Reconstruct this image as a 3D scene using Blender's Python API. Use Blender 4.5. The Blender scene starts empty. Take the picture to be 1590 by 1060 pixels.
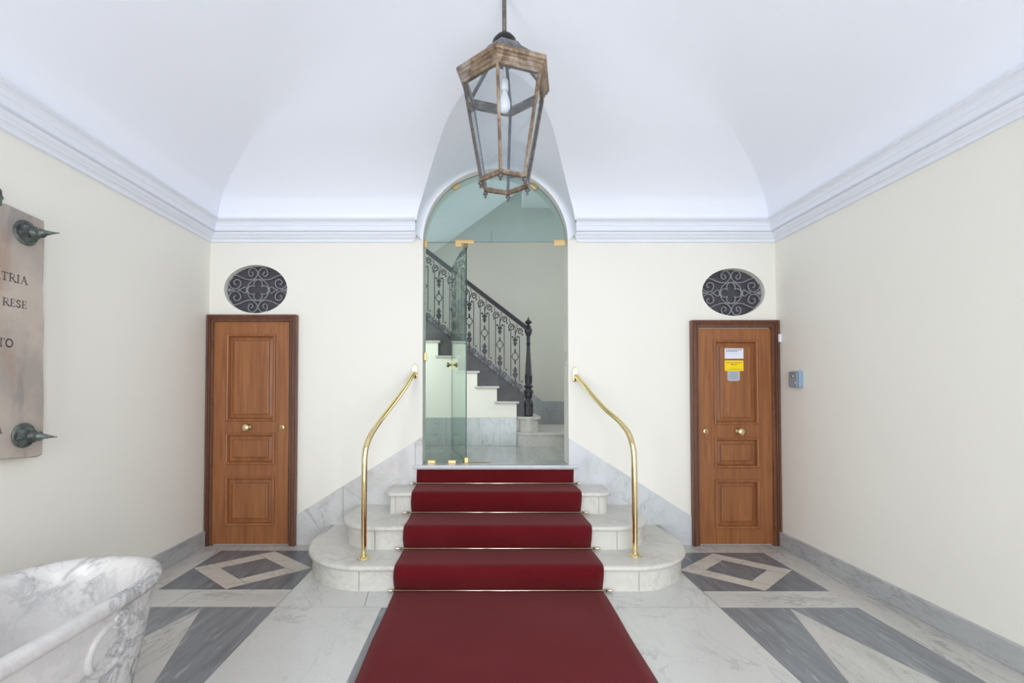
import bpy, bmesh, math, random
from mathutils import Vector, Matrix
from mathutils.geometry import tessellate_polygon
random.seed(4)
PI = math.pi
S = bpy.context.scene
C = S.collection

# ------------------------------------------------------------------ camera, light, exposure
cam_d = bpy.data.cameras.new('camera'); cam = bpy.data.objects.new('camera', cam_d); C.objects.link(cam)
cam_d.sensor_width = 36.0; cam_d.lens = 720 / 1590 * 36
cam_d.shift_x = 45 / 1590; cam_d.shift_y = 60 / 1590
cam_d.clip_start = 0.02
cam.location = (0, 0, 1.37); cam.rotation_euler = (math.radians(91.2), 0, 0)
S.camera = cam
S.view_settings.view_transform = 'Standard'; S.view_settings.look = 'None'
S.view_settings.exposure = 0.08; S.view_settings.gamma = 1.0
S.view_settings.use_curve_mapping = False
S.cycles.use_denoising = True
S.cycles.max_bounces = 10; S.cycles.diffuse_bounces = 6; S.cycles.glossy_bounces = 5
S.cycles.transparent_max_bounces = 24; S.cycles.transmission_bounces = 8
S.cycles.sample_clamp_indirect = 8.0
S.cycles.caustics_reflective = False; S.cycles.caustics_refractive = False
W = bpy.data.worlds.new('sky'); S.world = W; W.use_nodes = True
W.node_tree.nodes['Background'].inputs[0].default_value = (0.72, 0.84, 1.0, 1)
W.node_tree.nodes['Background'].inputs[1].default_value = 1.0

def area(name, loc, rot, sx, sy, power, col):
    d = bpy.data.lights.new(name, 'AREA'); d.shape = 'RECTANGLE'; d.size = sx; d.size_y = sy
    d.energy = power; d.color = col
    o = bpy.data.objects.new(name, d); C.objects.link(o); o.location = loc; o.rotation_euler = rot
    return o
# daylight of the courtyard behind the glazed entrance, then added fill lamps for the stair hall
area('entrance_daylight_left', (-1.77, -0.66, 1.3), (PI / 2, 0, 0), 1.06, 2.56, 80, (0.95, 0.975, 1.0))
area('entrance_daylight_middle', (0.475, -0.66, 1.3), (PI / 2, 0, 0), 1.45, 2.56, 98, (0.95, 0.975, 1.0))
area('entrance_daylight_right', (2.0, -0.66, 1.3), (PI / 2, 0, 0), 0.92, 2.56, 36, (0.95, 0.975, 1.0))
area('stair_hall_side_fill', (2.2, 5.2, 2.6), (0, PI / 2, 0), 1.8, 1.6, 22, (0.95, 0.99, 0.98))  # added fill from the right, no window here; lifts the far wall
area('stair_hall_front_fill', (-1.6, 4.40, 2.2), (PI / 2 + 0.25, 0, 0), 1.2, 1.4, 42, (0.97, 0.99, 0.97))  # added unseen fill behind the arch wall, brightens stair side and soffit
area('upper_stairwell_fill', (-0.9, 6.35, 6.6), (0, 0, 0), 1.6, 0.5, 42, (0.95, 0.98, 1.0))  # added overhead fill, no skylight is built above it

# ------------------------------------------------------------------ dimensions of the place (metres)
YW, YR = 4.14, -0.5            # wall with the arch, entrance wall
XL, XR = -2.45, 2.625
XC, AR, ZS = 0.111, 0.651, 2.712     # arch centre, radius, springing height
WT = 0.22                      # thickness of the arch wall
ZH = 0.706                     # upper hall floor
YF, YG = 5.53, 6.70            # stair side plane and far wall of the stair hall

# ------------------------------------------------------------------ materials
def lin(c):
    return tuple(((v / 255) / 12.92 if v / 255 <= 0.04045 else ((v / 255 + 0.055) / 1.055) ** 2.4) for v in c) + (1,)
class NT:
    def __init__(s, name):
        s.m = bpy.data.materials.new(name); s.m.use_nodes = True
        s.t = s.m.node_tree; s.n = s.t.nodes; s.b = s.n['Principled BSDF']; s.out = s.n['Material Output']
    def add(s, t, **k):
        n = s.n.new(t)
        for a, v in k.items(): setattr(n, a, v)
        return n
    def link(s, a, b): s.t.links.new(a, b)
    def coords(s, scale=(1, 1, 1), rot=(0, 0, 0)):
        tc = s.add('ShaderNodeTexCoord'); mp = s.add('ShaderNodeMapping')
        mp.inputs['Scale'].default_value = scale; mp.inputs['Rotation'].default_value = rot
        s.link(tc.outputs['Object'], mp.inputs['Vector']); return mp.outputs['Vector']
    def noise(s, vec, scale, detail=4, rough=0.5, dist=0.0):
        n = s.add('ShaderNodeTexNoise'); n.inputs['Scale'].default_value = scale; n.inputs['Detail'].default_value = detail
        n.inputs['Roughness'].default_value = rough; n.inputs['Distortion'].default_value = dist
        s.link(vec, n.inputs['Vector']); return n.outputs['Fac']
    def math(s, op, a, b=None, c=None):
        n = s.add('ShaderNodeMath', operation=op)
        for i, v in enumerate((a, b, c)):
            if v is None: continue
            if isinstance(v, (int, float)): n.inputs[i].default_value = v
            else: s.link(v, n.inputs[i])
        return n.outputs[0]
    def rng(s, v, a, b, c, d):
        n = s.add('ShaderNodeMapRange'); n.clamp = True
        n.interpolation_type = 'SMOOTHSTEP'
        s.link(v, n.inputs[0])
        for i, q in enumerate((a, b, c, d)): n.inputs[i + 1].default_value = q
        return n.outputs[0]
    def mix(s, f, a, b):
        n = s.add('ShaderNodeMix', data_type='RGBA')
        if isinstance(f, (int, float)): n.inputs[0].default_value = f
        else: s.link(f, n.inputs[0])
        for i, v in ((6, a), (7, b)):
            if isinstance(v, tuple): n.inputs[i].default_value = v
            else: s.link(v, n.inputs[i])
        return n.outputs[2]
    def bump(s, h, strength, dist=0.002):
        n = s.add('ShaderNodeBump'); n.inputs['Strength'].default_value = strength; n.inputs['Distance'].default_value = dist
        s.link(h, n.inputs['Height']); s.link(n.outputs[0], s.b.inputs['Normal'])
    def col(s, c):
        if isinstance(c, tuple): s.b.inputs['Base Color'].default_value = c
        else: s.link(c, s.b.inputs['Base Color'])
    def set(s, **k):
        for a, v in k.items(): s.b.inputs[a.replace('_', ' ')].default_value = v
        return s

def paint(name, c, rough=0.6, var=0.03, bump=0.12):
    t = NT(name); v = t.coords(); c = lin(c); d = tuple(x * (1 - var) for x in c[:3]) + (1,)
    t.col(t.mix(t.noise(v, 1.3, 3), c, d)); t.set(Roughness=rough)
    t.bump(t.noise(v, 90, 3), bump, 0.001); return t.m
def marble(name, base, vein, scale=1.0, rot=(0, 0, 0), stretch=(1, 1, 1), amt=0.75, rough=0.25, cloud=0.5, stain=None, thick=0.03):
    t = NT(name); v = t.coords(tuple(scale * q for q in stretch), rot)
    n1 = t.noise(v, 2.2, 7, 0.62, 0.9)
    r1 = t.rng(t.math('ABSOLUTE', t.math('SUBTRACT', n1, 0.5)), 0.0, thick, 1, 0)
    n2 = t.noise(v, 6.0, 6, 0.65, 0.6)
    r2 = t.rng(t.math('ABSOLUTE', t.math('SUBTRACT', n2, 0.47)), 0.0, thick * 0.7, 1, 0)
    mask = t.rng(t.noise(v, 1.4, 2), 0.42, 0.62, 0.0, 1.0)
    f = t.math('MULTIPLY', t.math('ADD', t.math('MULTIPLY', r1, 0.75), t.math('MULTIPLY', r2, 0.35)), t.math('ADD', t.math('MULTIPLY', mask, 0.8), 0.2))
    f = t.math('MULTIPLY', f, amt)
    cl = t.math('MULTIPLY', t.rng(t.noise(v, 1.8, 5, 0.6), 0.38, 0.7, 0, 1), cloud * 0.5)
    base = lin(base); vein = lin(vein)
    c = t.mix(cl, base, tuple(0.55 * a + 0.45 * b for a, b in zip(base, vein)))
    c = t.mix(f, c, vein)
    if stain:
        c = t.mix(t.math('MULTIPLY', t.rng(t.noise(v, 3.3, 6, 0.7), 0.5, 0.72, 0, 1), 0.45), c, lin(stain))
    t.col(c); t.set(Roughness=rough); t.b.inputs['Specular IOR Level'].default_value = 0.45
    t.bump(t.noise(v, 25, 3), 0.03, 0.002); return t.m
def streaked(name, base, dark, light, rot=0.0, rough=0.3):
    t = NT(name); v = t.coords((9, 0.9, 1), (0, 0, rot))
    a = t.noise(v, 2.0, 6, 0.65, 0.35); b = t.noise(v, 5.0, 5, 0.6, 0.5)
    c = t.mix(t.rng(a, 0.3, 0.68, 0, 1), lin(dark), lin(base))
    c = t.mix(t.math('MULTIPLY', t.rng(b, 0.56, 0.74, 0, 1), 0.6), c, lin(light))
    t.col(c); t.set(Roughness=rough); t.b.inputs['Specular IOR Level'].default_value = 0.4
    return t.m
def wood(name, a, b, rot=0.0, rough=0.38, axis='z'):
    t = NT(name); v = t.coords((14, 14, 0.8) if axis == 'z' else (0.8, 14, 14))
    n = t.noise(v, 2.2, 7, 0.62, 0.5); n2 = t.noise(t.coords((1, 1, 1)), 2.5, 3)
    f = t.math('ADD', t.math('MULTIPLY', t.rng(n, 0.3, 0.7, 0, 1), 0.75), t.math('MULTIPLY', n2, 0.25))
    t.col(t.mix(f, lin(a), lin(b))); t.set(Roughness=rough); t.bump(n, 0.05, 0.002); return t.m
def metal(name, c, rough=0.15, metallic=1.0, c2=None, nscale=8, bump=0):
    t = NT(name); v = t.coords()
    if c2: t.col(t.mix(t.rng(t.noise(v, nscale, 6, 0.7), 0.35, 0.65, 0, 1), lin(c), lin(c2)))
    else: t.col(lin(c))
    t.set(Roughness=rough, Metallic=metallic)
    if bump: t.bump(t.noise(v, nscale * 2, 5, 0.6), bump, 0.003)
    return t.m
def plain(name, c, rough=0.5):
    t = NT(name); t.col(lin(c)); t.set(Roughness=rough); return t.m
def glass(name, tint, gloss=1.0):
    t = NT(name); t.n.remove(t.b)
    tr = t.add('ShaderNodeBsdfTransparent'); tr.inputs[0].default_value = tint
    gl = t.add('ShaderNodeBsdfGlossy'); gl.inputs['Roughness'].default_value = 0.0
    gl.inputs['Color'].default_value = (0.95 * gloss, 1.0 * gloss, 0.98 * gloss, 1)
    ge = t.add('ShaderNodeNewGeometry'); dt = t.add('ShaderNodeVectorMath', operation='DOT_PRODUCT')
    t.link(ge.outputs['Incoming'], dt.inputs[0]); t.link(ge.outputs['Normal'], dt.inputs[1])
    k = t.math('POWER', t.math('SUBTRACT', 1.0, t.math('MINIMUM', t.math('ABSOLUTE', dt.outputs['Value']), 1.0)), 5.0)
    fr = t.math('ADD', t.math('MULTIPLY', k, 0.96), 0.04)      # Schlick reflectance of a glass surface
    mx = t.add('ShaderNodeMixShader'); t.link(fr, mx.inputs[0])
    t.link(tr.outputs[0], mx.inputs[1]); t.link(gl.outputs[0], mx.inputs[2]); t.link(mx.outputs[0], t.out.inputs[0])
    return t.m

M = {}
M['cream'] = paint('cream_wall_paint', (238, 236, 227))
M['white'] = paint('white_ceiling_paint', (241, 245, 255), var=0.012)
M['cornice'] = paint('white_cornice_paint', (232, 236, 245), var=0.015)
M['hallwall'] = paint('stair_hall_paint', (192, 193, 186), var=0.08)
M['hallwhite'] = paint('stair_soffit_paint', (240, 244, 246), var=0.04)
M['marble_floor'] = marble('white_floor_marble', (209, 209, 205), (158, 160, 161), 1.0, stretch=(1.6, 1, 1), rot=(0, 0, 0.5), amt=0.6, rough=0.28, cloud=0.35)
M['marble_streak'] = marble('streaked_border_marble', (200, 198, 192), (132, 130, 126), 1.0, stretch=(3.2, 0.8, 1), rot=(0, 0, 0.25), amt=0.8, rough=0.3, cloud=0.9)
M['marble_band'] = marble('streaked_band_marble', (204, 203, 198), (140, 140, 138), 1.0, stretch=(0.8, 3.5, 1), amt=0.7, rough=0.3, cloud=0.8)
M['marble_inlay'] = marble('warm_inlay_marble', (205, 200, 190), (150, 144, 136), 1.3, stretch=(1, 2, 1), rot=(0, 0, 0.5), amt=0.6, rough=0.3, cloud=0.8, stain=(190, 172, 150))
M['gray'] = streaked('grey_streaked_marble', (140, 144, 147), (116, 120, 124), (190, 193, 195), 0.12)
M['gray2'] = streaked('dark_grey_inlay_marble', (122, 126, 130), (96, 100, 105), (172, 176, 180), -0.75)
M['marble_step'] = marble('worn_step_marble', (214, 212, 205), (158, 156, 150), 1.4, amt=0.4, rough=0.34, cloud=0.6, stain=(190, 184, 172))
M['marble_wain'] = marble('bluish_wainscot_marble', (209, 212, 215), (160, 164, 170), 1.2, rot=(0.2, 0.6, 0.3), amt=0.55, rough=0.12, cloud=0.8)
M['marble_wain_left'] = marble('veined_wainscot_marble', (211, 211, 210), (150, 150, 152), 1.2, rot=(0.2, 0.9, 0.3), amt=0.7, rough=0.2, cloud=0.8, stain=(196, 184, 172))
M['marble_base'] = marble('grey_baseboard_marble', (180, 182, 182), (128, 131, 133), 1.0, rot=(0, 0, 0.3), stretch=(2, 1, 3), amt=0.6, rough=0.25, cloud=1.0)
M['marble_tub'] = marble('grey_veined_tub_marble', (214, 212, 210), (138, 139, 144), 1.5, rot=(0.5, 0.3, 0.7), amt=0.8, rough=0.25, cloud=0.7, thick=0.05)
M['marble_hall'] = marble('hall_dado_marble', (186, 192, 192), (120, 126, 130), 1.5, rot=(0.1, 0.5, 0.2), stretch=(2, 1, 1), amt=0.7, rough=0.2, cloud=0.8)
M['marble_dado'] = marble('grey_dado_marble', (146, 152, 156), (108, 114, 120), 1.2, amt=0.6, rough=0.3, cloud=0.8)
M['hall_floor'] = streaked('hall_floor_marble', (176, 180, 178), (156, 160, 158), (196, 198, 196), PI / 2 + 0.06, rough=0.16)
M['tread'] = marble('stair_tread_marble', (196, 194, 188), (140, 138, 134), 1.6, amt=0.5, rough=0.35)
M['grout'] = plain('joint_grout', (120, 114, 106), 0.8)
M['wood'] = wood('door_wood', (126, 76, 42), (160, 103, 60))
M['wood_panel'] = wood('door_panel_wood', (122, 74, 42), (162, 104, 60))
M['wood_dark'] = wood('door_frame_wood', (84, 52, 38), (124, 80, 58))
M['brass'] = metal('polished_brass', (242, 222, 166), 0.1)
M['brass_flat'] = metal('satin_gilt', (228, 196, 140), 0.32)
M['brass_old'] = metal('aged_brass', (150, 136, 96), 0.35)
M['rod'] = metal('stair_rod_metal', (236, 222, 190), 0.22)
t = NT('aged_lantern_brass'); v = t.coords()
cc = t.mix(t.rng(t.noise(v, 14, 6, 0.7), 0.35, 0.65, 0, 1), lin((104, 88, 76)), lin((164, 142, 116)))
cc = t.mix(t.rng(t.noise(v, 7, 5, 0.7), 0.5, 0.66, 0, 0.75), cc, lin((168, 160, 154)))
t.col(cc); t.set(Metallic=0.45, Roughness=0.42); M['lantern'] = t.m
M['lantern_gray'] = metal('lantern_grey_metal', (124, 126, 132), 0.4, 0.3, (98, 98, 102), 20)
M['finial'] = metal('dull_finial_metal', (112, 106, 102), 0.4, 0.35, (80, 74, 70), 40)
M['rod_gray'] = metal('grey_brown_rod_metal', (122, 114, 110), 0.45, 0.3, (98, 90, 84), 30)
M['black'] = metal('black_cap_metal', (44, 42, 44), 0.4, 0.5)
M['iron'] = metal('dark_painted_iron', (46, 44, 50), 0.4, 0.2)
M['iron_gray'] = metal('grey_painted_iron', (146, 146, 153), 0.45, 0.0)
M['iron_back'] = metal('grey_sheet_iron', (74, 73, 79), 0.5, 0.2, (66, 64, 70), 30)
M['iron_plate'] = metal('grey_stringer_iron', (80, 80, 84), 0.5, 0.1, (66, 66, 68), 6)
M['bronze'] = metal('green_bronze', (70, 72, 72), 0.42, 0.45, (112, 124, 118), 22, 0.3)
t = NT('weathered_plaque_stone'); v = t.coords(); 
cc = t.mix(t.rng(t.noise(v, 3.0, 6, 0.6), 0.35, 0.65, 0, 1), lin((166, 156, 148)), lin((190, 178, 166)))
cc = t.mix(t.rng(t.noise(t.coords((1, 3, 1.2)), 1.8, 4, 0.6), 0.5, 0.66, 0, 0.55), cc, lin((168, 136, 112)))
cc = t.mix(t.rng(t.noise(t.coords((1, 4, 1)), 2.3, 3, 0.5), 0.54, 0.66, 0, 0.6), cc, lin((136, 132, 134)))
t.col(cc); t.set(Roughness=0.5); t.bump(t.noise(v, 20, 5), 0.15, 0.004); M['plaque'] = t.m
M['letter'] = plain('incised_letter_paint', (112, 105, 104), 0.7)
t = NT('red_carpet_pile'); v = t.coords()
cc = t.mix(t.rng(t.noise(v, 320, 3, 0.8), 0.3, 0.7, 0, 1), lin((78, 12, 17)), lin((104, 20, 27)))
cc = t.mix(t.rng(t.noise(v, 2.0, 4, 0.6), 0.4, 0.75, 0, 0.3), cc, lin((112, 34, 40)))
t.col(cc); t.set(Roughness=0.95); t.b.inputs['Specular IOR Level'].default_value = 0.1
t.b.inputs['Sheen Weight'].default_value = 0.2; t.b.inputs['Sheen Tint'].default_value = (0.9, 0.5, 0.5, 1)
t.bump(t.noise(v, 500, 2), 0.5, 0.002); M['carpet'] = t.m
M['glass'] = glass('greenish_clear_glass', (0.815, 0.90, 0.915, 1))
M['glass_door'] = glass('greenish_door_glass', (0.86, 0.905, 0.89, 1))
M['glass_edge'] = plain('dark_glass_edge', (52, 78, 78), 0.15)
M['glass_lamp'] = glass('lantern_glass', (0.955, 0.965, 0.975, 1))
t = NT('frosted_bulb_glass'); t.col(lin((236, 238, 244))); t.set(Roughness=0.2); M['bulb'] = t.m
M['porcelain'] = plain('porcelain_socket', (232, 232, 234), 0.3)
M['paper'] = plain('white_paper', (226, 228, 240), 0.7)
M['paper_yellow'] = plain('yellow_paper', (248, 214, 10), 0.6)
M['paper_gray'] = plain('grey_paper', (172, 180, 186), 0.6)
M['ink'] = plain('dark_ink', (60, 62, 90), 0.7)
M['ink_gray'] = plain('grey_ink', (128, 134, 142), 0.7)
M['ink_brown'] = plain('brown_ink', (110, 84, 20), 0.7)
M['keybox'] = metal('key_box_lid_metal', (150, 158, 168), 0.45, 0.1)
M['keybox_side'] = plain('key_box_blue_plastic', (142, 164, 188), 0.5)
M['plastic'] = plain('white_plastic', (232, 234, 240), 0.4)
M['winframe'] = plain('white_gate_paint', (70, 74, 78), 0.5)

# ------------------------------------------------------------------ mesh helpers
class MB:
    def __init__(s): s.bm = bmesh.new(); s.mi = 0
    def f(s, vs, smooth=False, mi=None):
        try: fc = s.bm.faces.new(vs)
        except ValueError: return None
        fc.smooth = smooth; fc.material_index = s.mi if mi is None else mi; return fc
    def v(s, p): return s.bm.verts.new(p)
    def box(s, a, b, bev=0.0):
        x0, x1 = sorted((a[0], b[0])); y0, y1 = sorted((a[1], b[1])); z0, z1 = sorted((a[2], b[2]))
        if bev <= 0:
            q = [s.v(p) for p in ((x0,y0,z0),(x1,y0,z0),(x1,y1,z0),(x0,y1,z0),(x0,y0,z1),(x1,y0,z1),(x1,y1,z1),(x0,y1,z1))]
            for i in ((3,2,1,0),(4,5,6,7),(0,1,5,4),(1,2,6,5),(2,3,7,6),(3,0,4,7)): s.f([q[k] for k in i])
            return s
        bm2 = bmesh.new(); bmesh.ops.create_cube(bm2, size=1.0)
        for w in bm2.verts: w.co = Vector(((x0+x1)/2 + w.co.x*(x1-x0), (y0+y1)/2 + w.co.y*(y1-y0), (z0+z1)/2 + w.co.z*(z1-z0)))
        bmesh.ops.bevel(bm2, geom=list(bm2.edges), offset=bev, segments=2, affect='EDGES', profile=0.5)
        mp = {w: s.v(w.co) for w in bm2.verts}
        for fc in bm2.faces: s.f([mp[w] for w in fc.verts])
        bm2.free(); return s
    def rings(s, rs, closed_ring=True, cap0=True, cap1=True, smooth=True, loop=False):
        R = [[s.v(p) for p in r] for r in rs]; n = len(R[0])
        seq = list(zip(R[:-1], R[1:])) + ([(R[-1], R[0])] if loop else [])
        for a, b in seq:
            for i in range(n if closed_ring else n - 1):
                j = (i + 1) % n; s.f([a[i], a[j], b[j], b[i]], smooth)
        if not loop and closed_ring:
            if cap0: s.f(list(reversed(R[0])))
            if cap1: s.f(R[-1])
        return s
    def sweep(s, pts, prof, closed=False, smooth=True, up=None, scales=None):
        """sweep a 2-D profile (list of (u, v)) along a polyline"""
        P_ = [Vector(p) for p in pts]; n = len(P_); rs = []
        T = []
        for i in range(n):
            if closed: d = P_[(i+1) % n] - P_[i-1]
            else: d = P_[min(i+1, n-1)] - P_[max(i-1, 0)]
            T.append(d.normalized())
        ref = Vector(up) if up else (Vector((0,0,1)) if abs(T[0].z) < 0.9 else Vector((1,0,0)))
        u = (ref - T[0] * ref.dot(T[0])).normalized()
        for i in range(n):
            if up: u = (ref - T[i] * ref.dot(T[i])).normalized()
            elif i: u = (u - T[i] * u.dot(T[i])).normalized()
            w = T[i].cross(u); k = scales[i] if scales else 1.0
            m = 1.0
            if i not in (0, n-1) or closed:
                a = (P_[i] - P_[i-1]).normalized(); c = a.dot(T[i]); m = 1 / max(c, 0.5) if not smooth else 1.0
            rs.append([P_[i] + (u * q[0] + w * q[1] * m) * k for q in prof])
        return s.rings(rs, smooth=smooth, loop=closed)
    def tube(s, pts, r, n=10, closed=False, radii=None):
        prof = [(math.cos(2*PI*i/n) * r, math.sin(2*PI*i/n) * r) for i in range(n)]
        return s.sweep(pts, prof, closed, True, None, [q / r for q in radii] if radii else None)
    def lathe(s, prof, o=(0,0,0), axis='z', n=24, cap=True):
        """prof = list of (radius, height)"""
        rs = []
        for r, h in prof:
            ring = []
            for i in range(n):
                a = 2*PI*i/n; x, y = r*math.cos(a), r*math.sin(a)
                if axis == 'z': p = (x, y, h)
                elif axis == 'x': p = (h, x, y)
                elif axis == '-y': p = (x, -h, y)
                ring.append((o[0]+p[0], o[1]+p[1], o[2]+p[2]))
            rs.append(ring)
        return s.rings(rs, cap0=cap, cap1=cap)
    def prism(s, poly, z0, z1, bev=0):
        """polygon in plan extruded from z0 to z1"""
        a = [s.v((x, y, z0)) for x, y in poly]; b = [s.v((x, y, z1)) for x, y in poly]; n = len(poly)
        s.f(list(reversed(a))); s.f(b)
        for i in range(n): s.f([a[i], a[(i+1) % n], b[(i+1) % n], b[i]])
        return s
    def slab(s, poly, y0, y1):
        """polygon in elevation (x, z) extruded from y0 to y1"""
        a = [s.v((x, y0, z)) for x, z in poly]; b = [s.v((x, y1, z)) for x, z in poly]; n = len(poly)
        s.f(a); s.f(list(reversed(b)))
        for i in range(n): s.f([a[i], b[i], b[(i+1) % n], a[(i+1) % n]])
        return s
    def holed(s, outer, holes, y0, y1, smooth_holes=True):
        loops = [outer] + holes; flat = [p for l in loops for p in l]
        tris = tessellate_polygon([[Vector((x, z, 0)) for x, z in l] for l in loops])
        A = [s.v((x, y0, z)) for x, z in flat]; B = [s.v((x, y1, z)) for x, z in flat]
        for q in tris: s.f([A[i] for i in q]); s.f([B[i] for i in reversed(q)])
        k = 0
        for li, l in enumerate(loops):
            n = len(l)
            for i in range(n):
                s.f([A[k+i], B[k+i], B[k+(i+1) % n], A[k+(i+1) % n]])
            k += n
        return s
    def transform(s, mat): bmesh.ops.transform(s.bm, matrix=mat, verts=list(s.bm.verts)); return s
    def build(s, name, mats, parent=None, recalc=True, bevel=0):
        if recalc: bmesh.ops.recalc_face_normals(s.bm, faces=list(s.bm.faces))
        me = bpy.data.meshes.new(name); s.bm.to_mesh(me); s.bm.free()
        for m in (mats if isinstance(mats, (list, tuple)) else [mats]): me.materials.append(M[m] if isinstance(m, str) else m)
        o = bpy.data.objects.new(name, me); C.objects.link(o)
        if parent: o.parent = parent
        if bevel:
            b = o.modifiers.new('soft_edges', 'BEVEL'); b.width = bevel; b.segments = 2; b.limit_method = 'ANGLE'; b.angle_limit = math.radians(40)
        return o
def tag(o, label=None, cat=None, group=None, kind=None):
    if label: o['label'] = label
    if cat: o['category'] = cat
    if group: o['group'] = group
    if kind: o['kind'] = kind
    return o
def thing(name, label, cat, loc=(0,0,0), group=None, kind=None):
    o = bpy.data.objects.new(name, None); C.objects.link(o); o.location = loc; o.empty_display_size = 0.05
    return tag(o, label, cat, group, kind)
def struct(mb, name, m, parent=None, **k):
    o = mb.build(name, m, parent, **k)
    if not parent: o['kind'] = 'structure'
    return o
def lx(a, b, t): return tuple(p + (q - p) * t for p, q in zip(a, b))
def spline(pts, n=8, closed=False):
    P_ = [Vector(p) for p in pts]; out = []; m = len(P_)
    for i in range(m if closed else m - 1):
        p0 = P_[i-1] if (i > 0 or closed) else P_[0]; p1 = P_[i]; p2 = P_[(i+1) % m]
        p3 = P_[(i+2) % m] if (closed or i+2 < m) else P_[-1]
        for k in range(n):
            t = k / n
            out.append(0.5 * ((2*p1) + (-p0+p2)*t + (2*p0-5*p1+4*p2-p3)*t*t + (-p0+3*p1-3*p2+p3)*t**3))
    if not closed: out.append(P_[-1])
    return out
def arc(cx, cz, r, a0, a1, n=12, rz=None):
    rz = rz or r
    return [(cx + r*math.cos(a0+(a1-a0)*i/n), cz + rz*math.sin(a0+(a1-a0)*i/n)) for i in range(n+1)]

# ------------------------------------------------------------------ vault profile: distance from wall -> height
VP = [(0.135,2.845),(0.165,2.915),(0.229,3.018),(0.432,3.138),(0.641,3.212),(0.832,3.262),(1.115,3.335),(1.415,3.405),(1.9,3.485),(2.32,3.52)]
def _slopes():
    n = len(VP); h = [VP[i+1][0]-VP[i][0] for i in range(n-1)]; dl = [(VP[i+1][1]-VP[i][1])/h[i] for i in range(n-1)]
    m = [dl[0]*1.2] + [2*dl[i-1]*dl[i]/(dl[i-1]+dl[i]) for i in range(1, n-1)] + [0.02]
    return m
_M = _slopes()
def vz(d):
    d = min(max(d, VP[0][0]), VP[-1][0])
    for i in range(len(VP)-1):
        if d <= VP[i+1][0]:
            x0, y0 = VP[i]; x1, y1 = VP[i+1]; h = x1-x0; t = (d-x0)/h
            return (1+2*t)*(1-t)**2*y0 + t*(1-t)**2*h*_M[i] + t*t*(3-2*t)*y1 + t*t*(t-1)*h*_M[i+1]
    return VP[-1][1]
def vd(z):
    if z <= 2.70: return 0.004
    if z < VP[0][1]: return 0.004 + (VP[0][0]-0.004) * min(1, (z-2.70)/0.06)
    a, b = VP[0][0], VP[-1][0]
    for _ in range(40):
        c = (a+b)/2
        if vz(c) < z: a = c
        else: b = c
    return a
D0, DM = VP[0][0], VP[-1][0]
LW, LH = 0.705, 0.662      # half width and height of the lunette barrel

# ------------------------------------------------------------------ room shell
def rect_(x0, z0, x1, z1): return [(x0,z0),(x1,z0),(x1,z1),(x0,z1)]
def oval(cx, cz, a, b, n=64): return [(cx + a*math.cos(2*PI*i/n), cz + b*math.sin(2*PI*i/n)) for i in range(n)]
arch = [(XC-AR, ZH-0.05)] + [(XC+AR, ZH-0.05)] + [(x, z) for x, z in arc(XC, ZS, AR, 0, PI, 56)]
mb = MB(); mb.holed([(XL-0.15,-0.1),(XR+0.15,-0.1),(XR+0.15,3.62),(XL-0.15,3.62)], [arch, oval(-2.039,2.274,0.283,0.217), oval(2.246,2.247,0.282,0.214)], YW, YW+WT)
struct(mb, 'wall_back', 'cream')
mb = MB(); mb.box((XL-0.15, YR-0.15, -0.1), (XL, YW, 3.1)); struct(mb, 'wall_left', 'cream')
mb = MB(); mb.box((XR, YR-0.15, -0.1), (XR+0.15, YW, 3.1)); struct(mb, 'wall_right', 'cream')
# entrance wall with its wide glazed gate
WINS = ((-2.3, -1.24), (-0.25, 1.2), (1.54, 2.46))
mb = MB(); mb.holed([(XL-0.15,-0.1),(XR+0.15,-0.1),(XR+0.15,3.62),(XL-0.15,3.62)], [rect_(x0, 0.02, x1, 2.58) for x0, x1 in WINS], YR-0.12, YR); struct(mb, 'wall_entrance', 'cream')
for wi, (x0, x1) in enumerate(WINS):
    w1 = thing('window_%d' % (wi+1), None, None, ((x0+x1)/2, YR-0.06, 0.02), kind='structure')
    mb = MB(); hw_ = (x1-x0)/2
    for i in range(5):
        x = -hw_ + 2*hw_*i/4; wd = 0.035 if i in (0, 4) else (0.028 if i == 2 else 0.014)
        mb.box((x-wd, -0.02, 0), (x+wd, 0.02, 2.56))
    for k in range(12): mb.box((-hw_, -0.018, 0.02+0.2299*k-0.012), (hw_, 0.018, 0.02+0.2299*k+0.012))
    mb.build('window_frame', 'winframe', w1)
mb = MB(); mb.box((-1.15, YR, 0.0), (-0.34, YR+0.06, 2.45), 0.01); mb.box((-1.03, YR+0.06, 0.15), (-0.46, YR+0.075, 2.3), 0.01)
struct(mb, 'door_3', 'wood_dark')

def vault_z(x, y):
    a, b = min(x-XL, XR-x), min(y-YR, YW-y); m = min(a, b)
    t = min(1, max(0, (m-0.65)/1.1)); k = 0.012 + 0.42*t*t*(3-2*t)     # the groin fades out towards the crown
    h = max(k-abs(a-b), 0)/k
    return vz(m - h*h*k*0.25 if m > D0+0.05 else m)
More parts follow.
